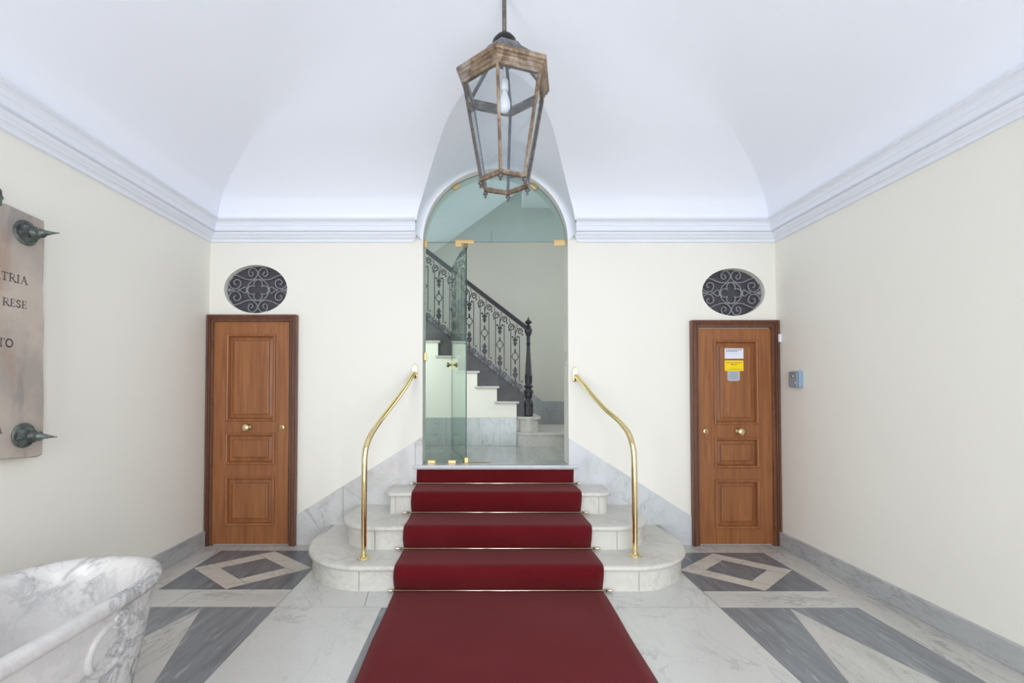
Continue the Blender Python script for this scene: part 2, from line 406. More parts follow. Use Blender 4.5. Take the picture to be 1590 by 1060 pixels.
# ceiling: pavilion vault
def col_face(cols, place, name):
    mb = MB(); NR = 40; G = []
    for c, d0, d1 in cols:
        row = []
        for t in range(NR+1):
            p = place(c, d0 + (d1-d0)*(t/NR)**1.7, 0); row.append(mb.v((p[0], p[1], vault_z(p[0], p[1]))))
        G.append(row)
    for a, b in zip(G[:-1], G[1:]):
        for t in range(NR):
            q = [a[t], a[t+1], b[t+1], b[t]]
            mb.f(q, True)
    bmesh.ops.remove_doubles(mb.bm, verts=list(mb.bm.verts), dist=1e-5)
    return mb
D0, DM = VP[0][0], VP[-1][0]
ceil = bpy.data.objects.new('ceiling', None); C.objects.link(ceil); ceil['kind'] = 'structure'
cols = []
xs = [XL+D0 + (XR-XL-2*D0)*i/110 for i in range(111)] + [XC + LW*math.sin(PI/2*k/30) for k in range(-30, 31)]
xs = sorted(set(round(x, 5) for x in xs))
for x in xs:
    d0 = D0
    if abs(x-XC) < LW: d0 = max(D0, vd(ZS + LH*math.sqrt(1-((x-XC)/LW)**2)))
    cols.append((x, d0, max(d0, min(DM, x-XL, XR-x))))
for nm, m_ in (('vault_back', col_face(cols, lambda c, d, z: (c, YW-d, z), '')),
               ('vault_entrance', col_face([(x, D0, max(D0, min(DM, x-XL, XR-x))) for x in xs], lambda c, d, z: (c, YR+d, z), '')),):
    m_.build(nm, 'white', ceil)
ys = [YR+D0 + (YW-YR-2*D0)*i/100 for i in range(101)]
yc = [(y, D0, max(D0, min(DM, y-YR, YW-y))) for y in ys]
col_face(yc, lambda c, d, z: (XL+d, c, z), '').build('vault_left', 'white', ceil)
col_face(yc, lambda c, d, z: (XR-d, c, z), '').build('vault_right', 'white', ceil)
# crown of the vault between the side coves
mb = MB(); mb.box((XL+DM-0.02, YR+DM-0.3, 3.521), (XR-DM+0.02, YW-DM+0.3, 3.56)); mb.build('vault_crown', 'white', ceil)
# roof slab above, keeps daylight out
mb = MB(); mb.box((XL-0.15, YR-0.15, 3.6), (XR+0.15, YW+0.22, 3.7)); mb.build('roof_slab', 'white', ceil)
# lunette over the arch
mb = MB(); rows = []
NP = 72
for i in range(NP+1):
    ph = PI*i/NP; row = []
    zb = ZS + LH*math.sin(ph); ds = vd(zb) if 0 < i < NP else 0.004
    ds = max(ds, 0.002)
    for k in range(15):
        d = ds * (k/14)**1.6
        fl = min(d/0.07, 1.0); e = math.sqrt(1-(1-fl)**2) if d > 0 else 0
        if ds < 0.07: e = math.sqrt(max(0, 1-(1-(k/14)**1.6)**2)) * (ds/0.07)**0.5
        row.append(mb.v((XC + (AR+(LW-AR)*e)*math.cos(ph), YW-d, ZS + (AR+(LH-AR)*e)*math.sin(ph))))
    rows.append(row)
for a, b in zip(rows[:-1], rows[1:]):
    for k in range(14): mb.f([a[k], a[k+1], b[k+1], b[k]], True)
mb.build('lunette', 'white', ceil, recalc=False)

# cornices
CP = [(0.0,2.692),(0.022,2.692),(0.024,2.712),(0.034,2.720),(0.050,2.724),(0.052,2.732),(0.066,2.740),(0.078,2.752),(0.080,2.758),(0.072,2.760),
      (0.072,2.764),(0.100,2.768),(0.102,2.806),(0.108,2.810),(0.110,2.820),(0.116,2.832),(0.130,2.843),(0.152,2.847),(0.154,2.852),(0.162,2.853),(0.162,2.866),(0.10,2.872),(0.0,2.872)]
def cornice(name, f0, f1):
    mb = MB(); n = len(CP)
    a = [mb.v(f0(p, z)) for p, z in CP]; b = [mb.v(f1(p, z)) for p, z in CP]
    for i in range(n-1): mb.f([a[i], b[i], b[i+1], a[i+1]])
    mb.f(a); mb.f(list(reversed(b)))
    return struct(mb, name, 'cornice')
def endx(p, z): return 0.703 + max(0, (2.735-z))*0.9
cornice('trim_1', lambda p, z: (XL+p, YW-p, z), lambda p, z: (XC-endx(p, z), YW-p, z))
cornice('trim_2', lambda p, z: (XC+endx(p, z), YW-p, z), lambda p, z: (XR-p, YW-p, z))
cornice('trim_3', lambda p, z: (XL+p, YR+p, z), lambda p, z: (XL+p, YW-p, z))
cornice('trim_4', lambda p, z: (XR-p, YW-p, z), lambda p, z: (XR-p, YR+p, z))

# floor with its inlaid marbles
mb = MB()
def fl(poly, lvl, mi):
    z = 0.0004*lvl; mb.f([mb.v((x, y, z)) for x, y in poly], False, mi)
def rect(x0, y0, x1, y1): return [(x0,y0),(x1,y0),(x1,y1),(x0,y1)]
mb.mi = 1; mb.box((XL-0.1, YR-0.15, -0.1), (XR+0.1, YW+0.05, 0.0))
fl(rect(-1.308, YR, 1.492, YW), 1, 0)
fl(rect(-0.64, YR-0.1, 0.817, 2.948), 2, 4)
for (x0, x1, ya0, ya1, yb, sgn) in ((-2.23,-1.308,3.212,3.98,2.957,1),(1.492,2.358,3.184,3.925,2.946,-1)):
    fl(rect(x0, yb, x1, ya0), 2, 2)                      # light band between panels
    fl(rect(x0, ya0, x1, ya1), 2, 5)
    cx, cy = (x0+x1)/2, (ya0+ya1)/2; hx, hy = (x1-x0)/2, (ya1-ya0)/2
    fl([(cx-hx*0.99,cy),(cx,cy-hy*0.98),(cx+hx*0.98,cy),(cx,cy+hy*0.97)], 3, 3)
    q = 0.545
    fl([(cx-hx*q,cy),(cx,cy-hy*q),(cx+hx*q,cy),(cx,cy+hy*q)], 4, 5)
    # joints of the rhombus frame
    for (a, b) in (((cx-hx*q,cy),(cx-hx*0.78,cy+hy*0.22*0.98)), ((cx,cy-hy*q),(cx+hx*0.22,cy-hy*0.76)), ((cx+hx*q,cy),(cx+hx*0.78,cy-hy*0.22)), ((cx,cy+hy*q),(cx-hx*0.22,cy+hy*0.75))):
        dx, dy = b[0]-a[0], b[1]-a[1]; L = math.hypot(dx, dy); nx, ny = -dy/L*0.0015, dx/L*0.0015
        fl([(a[0]-nx,a[1]-ny),(b[0]-nx,b[1]-ny),(b[0]+nx,b[1]+ny),(a[0]+nx,a[1]+ny)], 5, 6)
    fl(rect(x0, YR-0.1, x1, yb), 2, 4)
    yc_ = yb - 1.49
    fl([(cx, yb-0.008),(cx-hx*0.99, yc_),(cx, YR),(cx+hx*0.99, yc_)], 3, 1 if sgn > 0 else 1)
def joint(x0, y0, x1, y1, w=0.0013):
    dx, dy = x1-x0, y1-y0; L = math.hypot(dx, dy); nx, ny = -dy/L*w, dx/L*w
    fl([(x0-nx,y0-ny),(x1-nx,y1-ny),(x1+nx,y1+ny),(x0+nx,y0+ny)], 5, 6)
joint(-1.308, YR, -1.308, 4.0); joint(1.492, YR, 1.492, 3.95)
joint(-1.308, 2.953, -0.64, 2.953, 0.0008); joint(0.817, 2.947, 1.492, 2.947, 0.0008)
joint(-0.75, 2.953, -0.78, 3.2); joint(-2.45, 3.985, -1.3, 3.985, 0.0008); joint(1.5, 3.928, 2.62, 3.928, 0.0008)
joint(-2.0, 2.957, -1.97, 3.212)
struct(mb, 'floor', ['marble_floor','marble_streak','marble_band','marble_inlay','gray','gray2','grout'], recalc=False)

# baseboards and sloping wainscots
mb = MB(); mb.box((XL, YR, 0.0), (XL+0.022, YW, 0.135), 0.003); struct(mb, 'baseboard_left', 'marble_base')
mb = MB(); mb.box((XR-0.024, YR, 0.0), (XR, YW, 0.125), 0.003); struct(mb, 'baseboard_right', 'marble_base')
mb = MB(); mb.slab([(-1.651,0.0),(XC-AR,0.0),(XC-AR,0.948),(-0.545,0.948),(-1.651,0.263)], YW-0.012, YW)
mb.mi = 1
for a, b in (((-1.24,0.20),(-1.24,0.512)), ((-1.24,0.512),(-1.03,0.37)), ((-0.60,0.71),(-0.60,0.905))):
    mb.slab([(a[0]-0.0015,a[1]),(a[0]+0.0015,a[1]),(b[0]+0.0015,b[1]),(b[0]-0.0015,b[1])], YW-0.0125, YW-0.011)
struct(mb, 'trim_5', ['marble_wain_left','grout'])
mb = MB(); mb.slab([(XC+AR,0.0),(1.846,0.0),(1.846,0.252),(XC+AR,0.941)], YW-0.012, YW); struct(mb, 'trim_6', 'marble_wain')

# ------------------------------------------------------------------ stair hall behind the arch
YB = YW + WT
mb = MB(); mb.box((-2.6, YW+0.06, ZH-0.1), (2.6, YG+0.1, ZH)); 
mb.mi = 1; mb.box((-2.6, 4.9, ZH), (2.6, 4.903, ZH+0.0003))
struct(mb, 'floor_stair_hall', ['hall_floor','grout'])
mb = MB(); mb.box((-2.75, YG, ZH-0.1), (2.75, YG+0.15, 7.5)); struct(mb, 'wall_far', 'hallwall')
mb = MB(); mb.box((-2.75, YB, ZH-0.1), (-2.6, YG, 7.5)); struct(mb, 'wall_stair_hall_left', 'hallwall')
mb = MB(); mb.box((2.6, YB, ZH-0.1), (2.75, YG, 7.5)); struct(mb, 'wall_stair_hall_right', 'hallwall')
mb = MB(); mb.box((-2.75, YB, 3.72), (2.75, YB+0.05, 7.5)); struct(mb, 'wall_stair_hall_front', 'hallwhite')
# underside of the flight above, with its landing
SX0, SZ0, SX1, SZ1 = -1.72, 2.36, 0.56, 4.02
mb = MB(); mb.slab([(SX0,SZ0),(SX1,SZ1),(2.6,SZ1),(2.6,SZ1+0.2),(SX1-0.05,SZ1+0.2),(SX0,SZ0+0.25)], YB+0.001, 5.97)
mb.box((SX1, 5.97, SZ1), (2.6, YG, SZ1+0.2))
struct(mb, 'ceiling_stair_hall', 'hallwhite')
mb = MB(); mb.box((-2.7, YB, 7.2), (2.7, YG+0.1, 7.3)); struct(mb, 'ceiling_stairwell', 'hallwhite')

# lower flight
SL = 0.181/0.2345
st = thing('marble_staircase', 'stone staircase climbing left behind the glass, cream side wall and grey treads', 'staircase', (0.35, YF, ZH))
def L(o): return Vector(o.location)
def place_parts(root):
    for ch in root.children: ch.location = ch.location - root.location
NT_ = 6; x_r = 0.485       # right edge (face) of riser 3
z2 = ZH + 0.168 + 0.18      # top of second step
# side wall
poly = [(-2.55, ZH+0.335)]; poly.append((0.38, ZH+0.335))
pz = z2; px_ = 0.255+0.0
pts = [(0.262, ZH+0.335), (0.262, z2+0.145)]
k = 0; xr = 0.262; zt = z2 + 0.181
stair = []
poly = [(-2.55, ZH+0.0), (0.43, ZH+0.0), (0.43, z2-0.03), (xr+0.23, z2-0.03)]
poly = [(-2.55, ZH), (0.40, ZH), (0.40, z2)]
tops = []
for i in range(NT_):
    xe = 0.40 - 0.2345*i; zt = z2 + 0.181*(i+1)
    tops.append((xe, zt))
poly = [(-2.55, ZH), (tops[0][0], ZH)]
for i, (xe, zt) in enumerate(tops):
    poly.append((xe, zt-0.03)); nx = tops[i+1][0] if i+1 < NT_ else -2.55
    poly.append((nx, zt-0.03))
    if i+1 < NT_: pass
mb = MB(); mb.slab(poly, YF, YG-0.001); mb.build('side_wall', 'cream', st)
for i, (xe, zt) in enumerate(tops):
    nx = tops[i+1][0] if i+1 < NT_ else -2.55
    mb = MB(); mb.box((nx-0.03, YF-0.03, zt-0.03), (xe+0.03, YG-0.001, zt), 0.008); mb.build('tread', 'tread', st)
mb = MB(); mb.box((-2.55, YF-0.015, ZH), (0.40, YF, ZH+0.335), 0.003)
mb.mi = 1
for x in (-0.44, -0.05, 0.20): mb.box((x, YF-0.0155, ZH), (x+0.002, YF-0.0145, ZH+0.333))
mb.build('skirting', ['marble_hall','grout'], st)
def rounded_step(x0, x1, y0, y1, r, z0, z1):
    mb = MB()
    pl = [(x1, y0)] ; pl = [(x1, y1), (x1, y0)] + [(x0+r+r*math.cos(a), y0+r+r*math.sin(a)) for a in [ -PI/2 - PI/2*i/10 for i in range(11)]] + [(x0, y1)]
    return mb, pl
mb, pl = rounded_step(0.402, 2.0, YF-0.14, YG-0.001, 0.1, 0, 0); mb.prism(pl, ZH, ZH+0.138); mb.build('bottom_step', 'tread', st)
mb, pl = rounded_step(0.395, 2.02, YF-0.16, YG-0.001, 0.12, 0, 0); mb.prism(pl, ZH+0.138, ZH+0.168); mb.build('bottom_tread', 'tread', st, bevel=0.006)
pcx, pcy = 0.545, YF+0.03
def pedestal(r, x0): return [(0.401, YG-0.001), (0.401, pcy)] + [(pcx+r*math.cos(a), pcy+r*math.sin(a)) for a in [-PI + PI*i/20 for i in range(21)]][0:] + [(pcx+r, YG-0.001)]
mb = MB(); mb.prism(pedestal(0.115, pcx-0.115), ZH+0.168, z2-0.03); mb.build('newel_step', 'tread', st)
mb = MB(); mb.prism(pedestal(0.145, pcx-0.145), z2-0.03, z2); mb.build('newel_tread', 'tread', st, bevel=0.006)
# stone dado following the stairs on the far wall
mb = MB(); ZD = 1.205
mb.slab([(2.6,ZH),(2.6,ZD),(0.86,ZD),(-2.6,ZD+3.46*SL),(-2.6,ZH)], YG-0.012, YG)
mb.mi = 1; mb.box((0.865, YG-0.0125, ZH+0.17), (0.868, YG-0.011, ZD-0.003))
struct(mb, 'trim_7', ['marble_dado','grout'])

# iron balustrade
YBL = YF + 0.03
bal = thing('iron_balustrade', 'dark cast iron balustrade with scrolls, rings and moulded handrail behind the glass', 'balustrade', (0.545, YBL, z2))
def rail_z(x): return 2.085 - (x-0.515)*SL      # underside of handrail at x
def bot_z(x): return rail_z(x) - 0.79
hp = [(-0.030,0.0),(-0.034,0.012),(-0.026,0.022),(-0.030,0.034),(-0.018,0.046),(0.0,0.050),(0.018,0.046),(0.030,0.034),(0.026,0.022),(0.034,0.012),(0.030,0.0)]
mb = MB()
X0, X1 = -1.02, 0.525
mb.sweep([(X0, YBL, rail_z(X0)+0.03), (X1, YBL, rail_z(X1)+0.03)], [(q[1]-0.02, q[0]) for q in hp], smooth=False, up=(0,0,1)); mb.build('handrail', 'iron', bal)
mb = MB(); mb.sweep([(X0, YBL, bot_z(X0)), (0.505, YBL, bot_z(0.505))], [(-0.006,-0.012),(0.006,-0.012),(0.006,0.012),(-0.006,0.012)], smooth=False, up=(0,0,1)); mb.build('bottom_rail', 'iron', bal)
# newel
NWL = [(0.050,0.0),(0.052,0.012),(0.050,0.10),(0.056,0.13),(0.052,0.17),(0.036,0.20),(0.034,0.215),(0.044,0.23),(0.046,0.27),(0.040,0.31),(0.034,0.33),(0.044,0.345),(0.056,0.355),(0.054,0.365),(0.036,0.372),
       (0.038,0.39),(0.044,0.42),(0.043,0.47),(0.046,0.478),(0.046,0.488),(0.040,0.495),(0.038,0.52),(0.034,0.60),(0.026,0.72),(0.021,0.82),(0.020,0.86),(0.028,0.866),(0.028,0.876),(0.021,0.882),(0.022,0.92),(0.026,0.935),
       (0.020,0.94),(0.022,0.955),(0.034,0.985),(0.044,1.01),(0.048,1.035),(0.046,1.045),(0.034,1.052),(0.036,1.07),(0.026,1.085),(0.016,1.095),(0.016,1.105),(0.036,1.115),(0.044,1.122),(0.042,1.13),(0.024,1.15),(0.010,1.165),(0.006,1.17),(0.009,1.178),(0.005,1.19),(0.0005,1.20)]
mb = MB(); mb.lathe(NWL, (pcx, pcy, z2), n=20)
for i in range(6):
    a = PI*i/3; mb.lathe([(0.001,-0.02),(0.012,-0.012),(0.016,0),(0.012,0.014),(0.001,0.022)], (pcx+0.044*math.cos(a), pcy+0.044*math.sin(a), z2+0.29), n=8)
    mb.box((pcx+0.048*math.cos(a)-0.006, pcy+0.048*math.sin(a)-0.006, z2+0.02), (pcx+0.048*math.cos(a)+0.006, pcy+0.048*math.sin(a)+0.006, z2+0.12))
mb.build('newel_post', 'iron', bal)
# one baluster unit, drawn about its ring centre in (x, z)
def spiral(cx, cz, r0, r1, a0, turns, n=22):
    return [(cx + (r0+(r1-r0)*i/n)*math.cos(a0+2*PI*turns*i/n), cz + (r0+(r1-r0)*i/n)*math.sin(a0+2*PI*turns*i/n)) for i in range(n+1)]
def bar(mb, pts, w=0.0045, d=0.006): mb.sweep([(x, 0, z) for x, z in pts], [(-w,-d),(w,-d),(w,d),(-w,d)], smooth=False, up=(0,1,0)) if False else mb.sweep([(x, 0, z) for x, z in pts], [(-d,-w),(d,-w),(d,w),(-d,w)], smooth=False, up=(0,1,0))
def disc(mb, cx, cz, rx, rz, d=0.007, n=10): mb.slab([(cx+rx*math.cos(2*PI*i/n), cz+rz*math.sin(2*PI*i/n)) for i in range(n)], -d, d)
def leaf(mb, cx, cz, h, up=1, w=0.014):
    s_ = up
    mb.slab([(cx-w*0.3, cz), (cx-w, cz+s_*h*0.25), (cx-w*0.35, cz+s_*h*0.42), (cx-w*0.75, cz+s_*h*0.62), (cx, cz+s_*h), (cx+w*0.75, cz+s_*h*0.62), (cx+w*0.35, cz+s_*h*0.42), (cx+w, cz+s_*h*0.25), (cx+w*0.3, cz)][::s_], -0.006, 0.006)
def baluster():
    mb = MB(); bx = 0.052
    bar(mb, [(-bx, -0.235), (-bx, 0.31)], 0.0050); bar(mb, [(bx, -0.30), (bx, 0.245)], 0.0050)
    ring = [(0.036*math.cos(2*PI*i/20), 0, 0.044*math.sin(2*PI*i/20)) for i in range(20)]
    mb.sweep(ring, [(-0.006,-0.0045),(0.006,-0.0045),(0.006,0.0045),(-0.006,0.0045)], closed=True, smooth=False, up=(0,1,0))
    for s_ in (-1, 1):
        disc(mb, 0, s_*0.05, 0.014, 0.006); leaf(mb, 0, s_*0.054, 0.042, s_, 0.015); disc(mb, s_*0.045, 0, 0.008, 0.006)
    # upper hanging leaf, stem and paired scrolls
    leaf(mb, 0, 0.225, 0.11, -1, 0.032); disc(mb, 0, 0.205, 0.024, 0.022); disc(mb, -0.03, 0.235, 0.014, 0.012); disc(mb, 0.03, 0.235, 0.014, 0.012)
    bar(mb, [(0, 0.22), (0, 0.29), (0.004, 0.33), (-0.006, 0.365), (-0.030, 0.392), (-0.058, 0.392)], 0.005)
    bar(mb, spiral(-0.042, 0.352, 0.040, 0.009, PI*0.62, 1.35), 0.0062)
    bar(mb, [(0, 0.25), (0.008, 0.29), (0.024, 0.325), (0.05, 0.338)], 0.005)
    bar(mb, spiral(0.056, 0.303, 0.036, 0.009, PI*0.62, -1.3), 0.0062)
    bar(mb, [(-0.055, 0.39), (-0.07, 0.45)], 0.004); bar(mb, [(0.03, 0.335), (0.012, 0.395)], 0.004)
    disc(mb, -0.068, 0.315, 0.010, 0.012); disc(mb, 0.086, 0.262, 0.010, 0.012)
    # lower leaf and scrolls
    leaf(mb, 0, -0.245, 0.13, 1, 0.036); disc(mb, 0, -0.235, 0.026, 0.02)
    bar(mb, [(0, -0.24), (0, -0.37)], 0.005)
    bar(mb, spiral(-0.048, -0.298, 0.036, 0.008, 0.0, -1.4), 0.0062); bar(mb, spiral(0.050, -0.355, 0.036, 0.008, PI, 1.4), 0.0062)
    bar(mb, [(-0.012, -0.31), (-0.004, -0.37)], 0.0045); bar(mb, [(0.016, -0.35), (0.002, -0.25)], 0.0045)
    disc(mb, -0.078, -0.255, 0.009, 0.012); disc(mb, 0.078, -0.300, 0.009, 0.012); disc(mb, 0.045, -0.40, 0.008, 0.01); disc(mb, -0.055, -0.34, 0.008, 0.01)
    return mb
b0 = baluster().build('baluster', 'iron', bal)
for k in range(8):
    x = 0.3855 - 0.1835*k; z = rail_z(x) - 0.415
    o = b0 if k == 0 else b0.copy()
    if k: C.objects.link(o); o.parent = bal
    o.location = (x, YBL, z)
# sheet iron plates closing the gap between treads and bottom rail
for i, (xe, zt) in enumerate(tops):
    z_prev = z2 if i == 0 else tops[i-1][1]
    xa, xb = xe + 0.002, xe + 0.2345 if i else 0.50
    mb = MB(); q = [(xa, z_prev), (xb, z_prev), (xb, max(z_prev, bot_z(xb))), (xa, max(z_prev, bot_z(xa)))]
    if bot_z(xb) <= z_prev: q = [(xa, z_prev), (xb-0.002, z_prev), (xa, bot_z(xa))]
    mb.slab(q, YBL+0.004, YBL+0.008); mb.build('stringer_plate', 'iron_plate', bal)
for ch in bal.children: ch.location = Vector(ch.location) - Vector(bal.location)
for ch in st.children: ch.location = Vector(ch.location) - Vector(st.location)

# ------------------------------------------------------------------ glazing of the arch
YGL = YW + 0.075
gp = thing('glass_screen', 'fixed green tinted glass with arched top and left side panel filling the arch', 'glass panel', (XC, YGL, ZH))
GT = 2.722
hx = -0.152
mb = MB(); mb.slab([(XC-AR+0.004, GT)] + [(XC+AR-0.004, GT)] + arc(XC, ZS, AR-0.006, 0.015, PI-0.015, 48)[0:], 0, 0.010)
def edges_dark(mb):
    for fc in mb.bm.faces:
        if abs(fc.normal.y) < 0.5: fc.material_index = 1
mb.bm.normal_update(); edges_dark(mb)
mb.transform(Matrix.Translation((0, YGL, 0))); mb.build('fanlight_pane', ['glass','glass_edge'], gp)
mb = MB(); mb.slab([(XC-AR+0.004, ZH+0.004), (hx-0.004, ZH+0.004), (hx-0.004, GT-0.006), (XC-AR+0.004, GT-0.006)], 0, 0.010)
mb.bm.normal_update(); edges_dark(mb); mb.transform(Matrix.Translation((0, YGL, 0))); mb.build('side_pane', ['glass_door','glass_edge'], gp)
def clip(x0, z0, x1, z1, parent=gp, name='clip', m='brass_flat'):
    mb = MB(); mb.box((x0, YGL-0.012, z0), (x1, YGL-0.0005, z1), 0.003); mb.box((x0, YGL+0.0105, z0), (x1, YGL+0.022, z1), 0.003)
    return mb.build(name, m, parent)
clip(XC-AR+0.001, 2.672, XC-AR+0.03, 2.735); clip(0.648, 2.695, 0.758, 2.738)
clip(-0.252, 2.71, -0.085, 2.738); clip(-0.252, 2.676, -0.195, 2.712)
clip(XC-AR+0.001, 1.636, XC-AR+0.028, 1.708)
clip(-0.50, ZH, -0.43, ZH+0.028); clip(-0.315, ZH, -0.245, ZH+0.028)
for sx in (-1, 1):
    a = PI/2 + sx*0.60; cxx, czz = XC + (AR-0.022)*math.cos(a), ZS + (AR-0.022)*math.sin(a)
    mb = MB()
    for y0, y1 in ((-0.012, -0.0005), (0.0105, 0.022)): mb.box((-0.034, y0, -0.014), (0.034, y1, 0.014), 0.003)
    mb.transform(Matrix.Translation((cxx, YGL, czz)) @ Matrix.Rotation(-(a-PI/2), 4, 'Y')); mb.build('clip', 'brass_flat', gp)
for ch in gp.children: ch.location = -Vector(gp.location)
# swing door, standing open inwards
gd = thing('glass_door', 'frameless green glass door standing open on its pivot under the arch', 'glass door', (hx, YGL+0.005, ZH))
mb = MB(); mb.slab([(0.006,0.014),(0.875,0.014),(0.875,2.008),(0.006,2.008)], -0.005, 0.005); mb.bm.normal_update(); edges_dark(mb); mb.build('pane', ['glass_door','glass_edge'], gd)
mb = MB()
for s_ in (-1, 1):
    mb.lathe([(0.010,0.006*1),(0.012,0.012),(0.009,0.022),(0.016,0.034),(0.026,0.044),(0.030,0.054),(0.027,0.064),(0.001,0.070)], (0,0,0), '-y', 20) if s_ > 0 else None
kn = MB(); kn.lathe([(0.014,0.004),(0.014,0.012),(0.009,0.02),(0.010,0.030),(0.024,0.040),(0.028,0.050),(0.025,0.060),(0.001,0.064)], (0.83, 0, 0.935), '-y', 20)
tmp = kn.bm.verts[:]; 
kn2 = MB(); kn2.lathe([(0.014,-0.004),(0.014,-0.012),(0.009,-0.02),(0.010,-0.030),(0.024,-0.040),(0.028,-0.050),(0.025,-0.060),(0.001,-0.064)], (0.83, 0, 0.935), '-y', 20)
mb.bm.free(); kn.build('knob', 'brass_old', gd); kn2.build('knob', 'brass_old', gd)
mb = MB(); mb.box((0.815,-0.010,0.88),(0.845,0.010,0.99),0.003); mb.build('lock_plate', 'brass_flat', gd)
mb = MB(); mb.box((-0.008,-0.016,0.0),(0.08,0.016,0.05),0.003); mb.build('bottom_pivot', 'brass_flat', gd)
mb = MB(); mb.box((-0.008,-0.014,1.965),(0.09,0.014,2.008),0.003); mb.build('top_pivot', 'brass_old', gd)
gd.rotation_euler = (0, 0, math.radians(102.5))
o = tag(MB().box((-0.215, YGL-0.03, ZH), (0.065, YGL+0.045, ZH+0.004)).build('floor_spring_plate', 'brass_old'), 'flat bronze pivot plate let into the sill below the glass door', 'floor plate')
o = tag(MB().box((XC+AR-0.003, YW+0.10, 1.59), (XC+AR, YW+0.13, 1.72), 0.001).build('strike_plate', 'rod'), 'narrow metal strike plate on the right jamb of the arch', 'strike plate')

# ------------------------------------------------------------------ entrance steps
def outline(xl, xr, yf, rxl, rxr, ry, off=0.0):
    p = [(xl-off, YW-0.0125)]
    cxl, cxr, cy = xl+rxl, xr-rxr, yf+ry
    p += [(cxl - (rxl+off)*math.cos(PI/2*i/18), cy - (ry+off)*math.sin(PI/2*i/18)) for i in range(19)]
    p += [(cxr + (rxr+off)*math.sin(PI/2*i/18), cy - (ry+off)*math.cos(PI/2*i/18)) for i in range(19)]
    p += [(xr+off, YW-0.0125)]
    return p
es = thing('entrance_steps', 'worn white marble steps with rounded ends rising to the arch', 'steps', (XC, 3.6, 0))
RS = 0.1765
def stone_step(args, z0, joints, sill=False):
    xl, xr, yf, rl, rr, ry = args
    st_ = MB(); st_.prism(outline(*args), z0, z0+RS-0.036)
    st_.mi = 1
    for jx in joints:
        st_.box((jx, yf-0.0006, z0+0.004), (jx+0.003, yf+0.01, z0+RS-0.038))
    root = st_.build('step', ['marble_step','grout'], es)
    t_ = MB(); rs = []
    for off, dz in ((0.012,-0.036),(0.024,-0.033),(0.031,-0.022),(0.031,-0.012),(0.026,-0.004),(0.016,0.0),(-0.02,0.0)):
        rs.append([(x, y, z0+RS+dz) for x, y in outline(*args, off=off)])
    t_.rings(rs, cap0=True, cap1=True)
    return root, t_
r1, t1 = stone_step((-1.335, 1.545, 3.182, 0.50, 0.50, 0.60), 0.0, (-0.845, 1.06))
t1.mi = 1
def tj(mbx, x0, y0, x1, y1, z, w=0.0012):
    dx, dy = x1-x0, y1-y0; L_ = math.hypot(dx, dy); nx, ny = -dy/L_*w, dx/L_*w
    mbx.f([mbx.v((x0-nx,y0-ny,z)), mbx.v((x1-nx,y1-ny,z)), mbx.v((x1+nx,y1+ny,z)), mbx.v((x0+nx,y0+ny,z))])
tj(t1, -0.83, 3.48, -1.02, 3.27, RS+0.0004); tj(t1, -1.02, 3.27, -1.06, 3.215, RS+0.0004)
tj(t1, 1.0, 3.48, 1.32, 3.25, RS+0.0004)
t1.build('tread', ['marble_step','grout'], r1)
r2, t2 = stone_step((-1.09, 1.285, 3.49, 0.30, 0.30, 0.31), RS, (-0.81, 1.0))
t2.mi = 1; tj(t2, -0.64, 3.82, -0.86, 3.60, 2*RS+0.0004); tj(t2, 0.86, 3.82, 1.12, 3.58, 2*RS+0.0004)
t2.build('tread', ['marble_step','grout'], r2)
r3, t3 = stone_step((-0.775, 1.035, 3.83, 0.02, 0.07, 0.07), 2*RS, (-0.72, 0.95)); t3.build('tread', 'marble_step', r3)
mb = MB(); mb.box((-0.578, YW-0.018, 3*RS), (0.815, YW, 4*RS-0.03), 0.002); r4 = mb.build('step', 'marble_step', es)
mb = MB(); mb.box((-0.615, YW-0.045, 4*RS-0.033), (0.84, YW+0.02, 4*RS+0.001), 0.010); 
mb.box((XC-AR+0.001, YW-0.01, 4*RS-0.033), (XC+AR-0.001, YW+0.07, 4*RS+0.001), 0.001)
mb.build('tread', 'marble_wain', r4)
for ch in es.children: ch.location = -Vector(es.location)

# red runner
prof = [(-0.6, 0.010)]
edges = [(3.150, 3.182, 0.0), (3.458, 3.49, RS), (3.798, 3.83, 2*RS), (YW-0.047, YW-0.018, 3*RS)]
g = 0.012
path = [(-0.45, g), (1.5, g), (3.05, g), (edges[0][1]-g-0.008, g+0.001)]
for i, (yn, yr, z0) in enumerate(edges):
    zt = z0 + RS
    if i == 3:
        path += [(yr-g, z0+g+0.01), (yr-g, z0+0.07), (yr-g+0.001, z0+RS-0.040)]; break
    path += [(yr-g-0.004, z0+g+0.012), (yn-g*0.9, z0+0.09), (yn-g-0.004, zt-0.05), (yn-g-0.002, zt-0.024), (yn-g*0.55, zt-0.004), (yn+0.012, zt+g*0.7), (yn+0.045, zt+g), (yn+0.12, zt+g*0.95), (edges[i+1][1]-g-0.03, zt+g*0.95), (edges[i+1][1]-g-0.008, zt+g)]
sp = spline([(0, y, z) for y, z in path], 5)
mb = MB(); NX = 24; top = []; bot = []
def cx_at(y): return (-0.600 + 0.017*min(1, max(0, (y-3.1)/0.5)), 0.812 - 0.010*min(1, max(0, (y-3.1)/0.5)))
for i, p in enumerate(sp):
    a = sp[max(i-1, 0)]; b = sp[min(i+1, len(sp)-1)]; tdir = (b-a).normalized(); nrm = Vector((0, -tdir.z, tdir.y))
    x0, x1 = cx_at(p.y)
    wv = 0.003*math.sin(p.y*9+p.z*20)
    row = [Vector((x0+wv+(x1-x0)*k/NX, p.y, p.z)) for k in range(NX+1)]
    top.append([mb.v(q) for q in row]); bot.append([mb.v(q - nrm*0.009) for q in row])
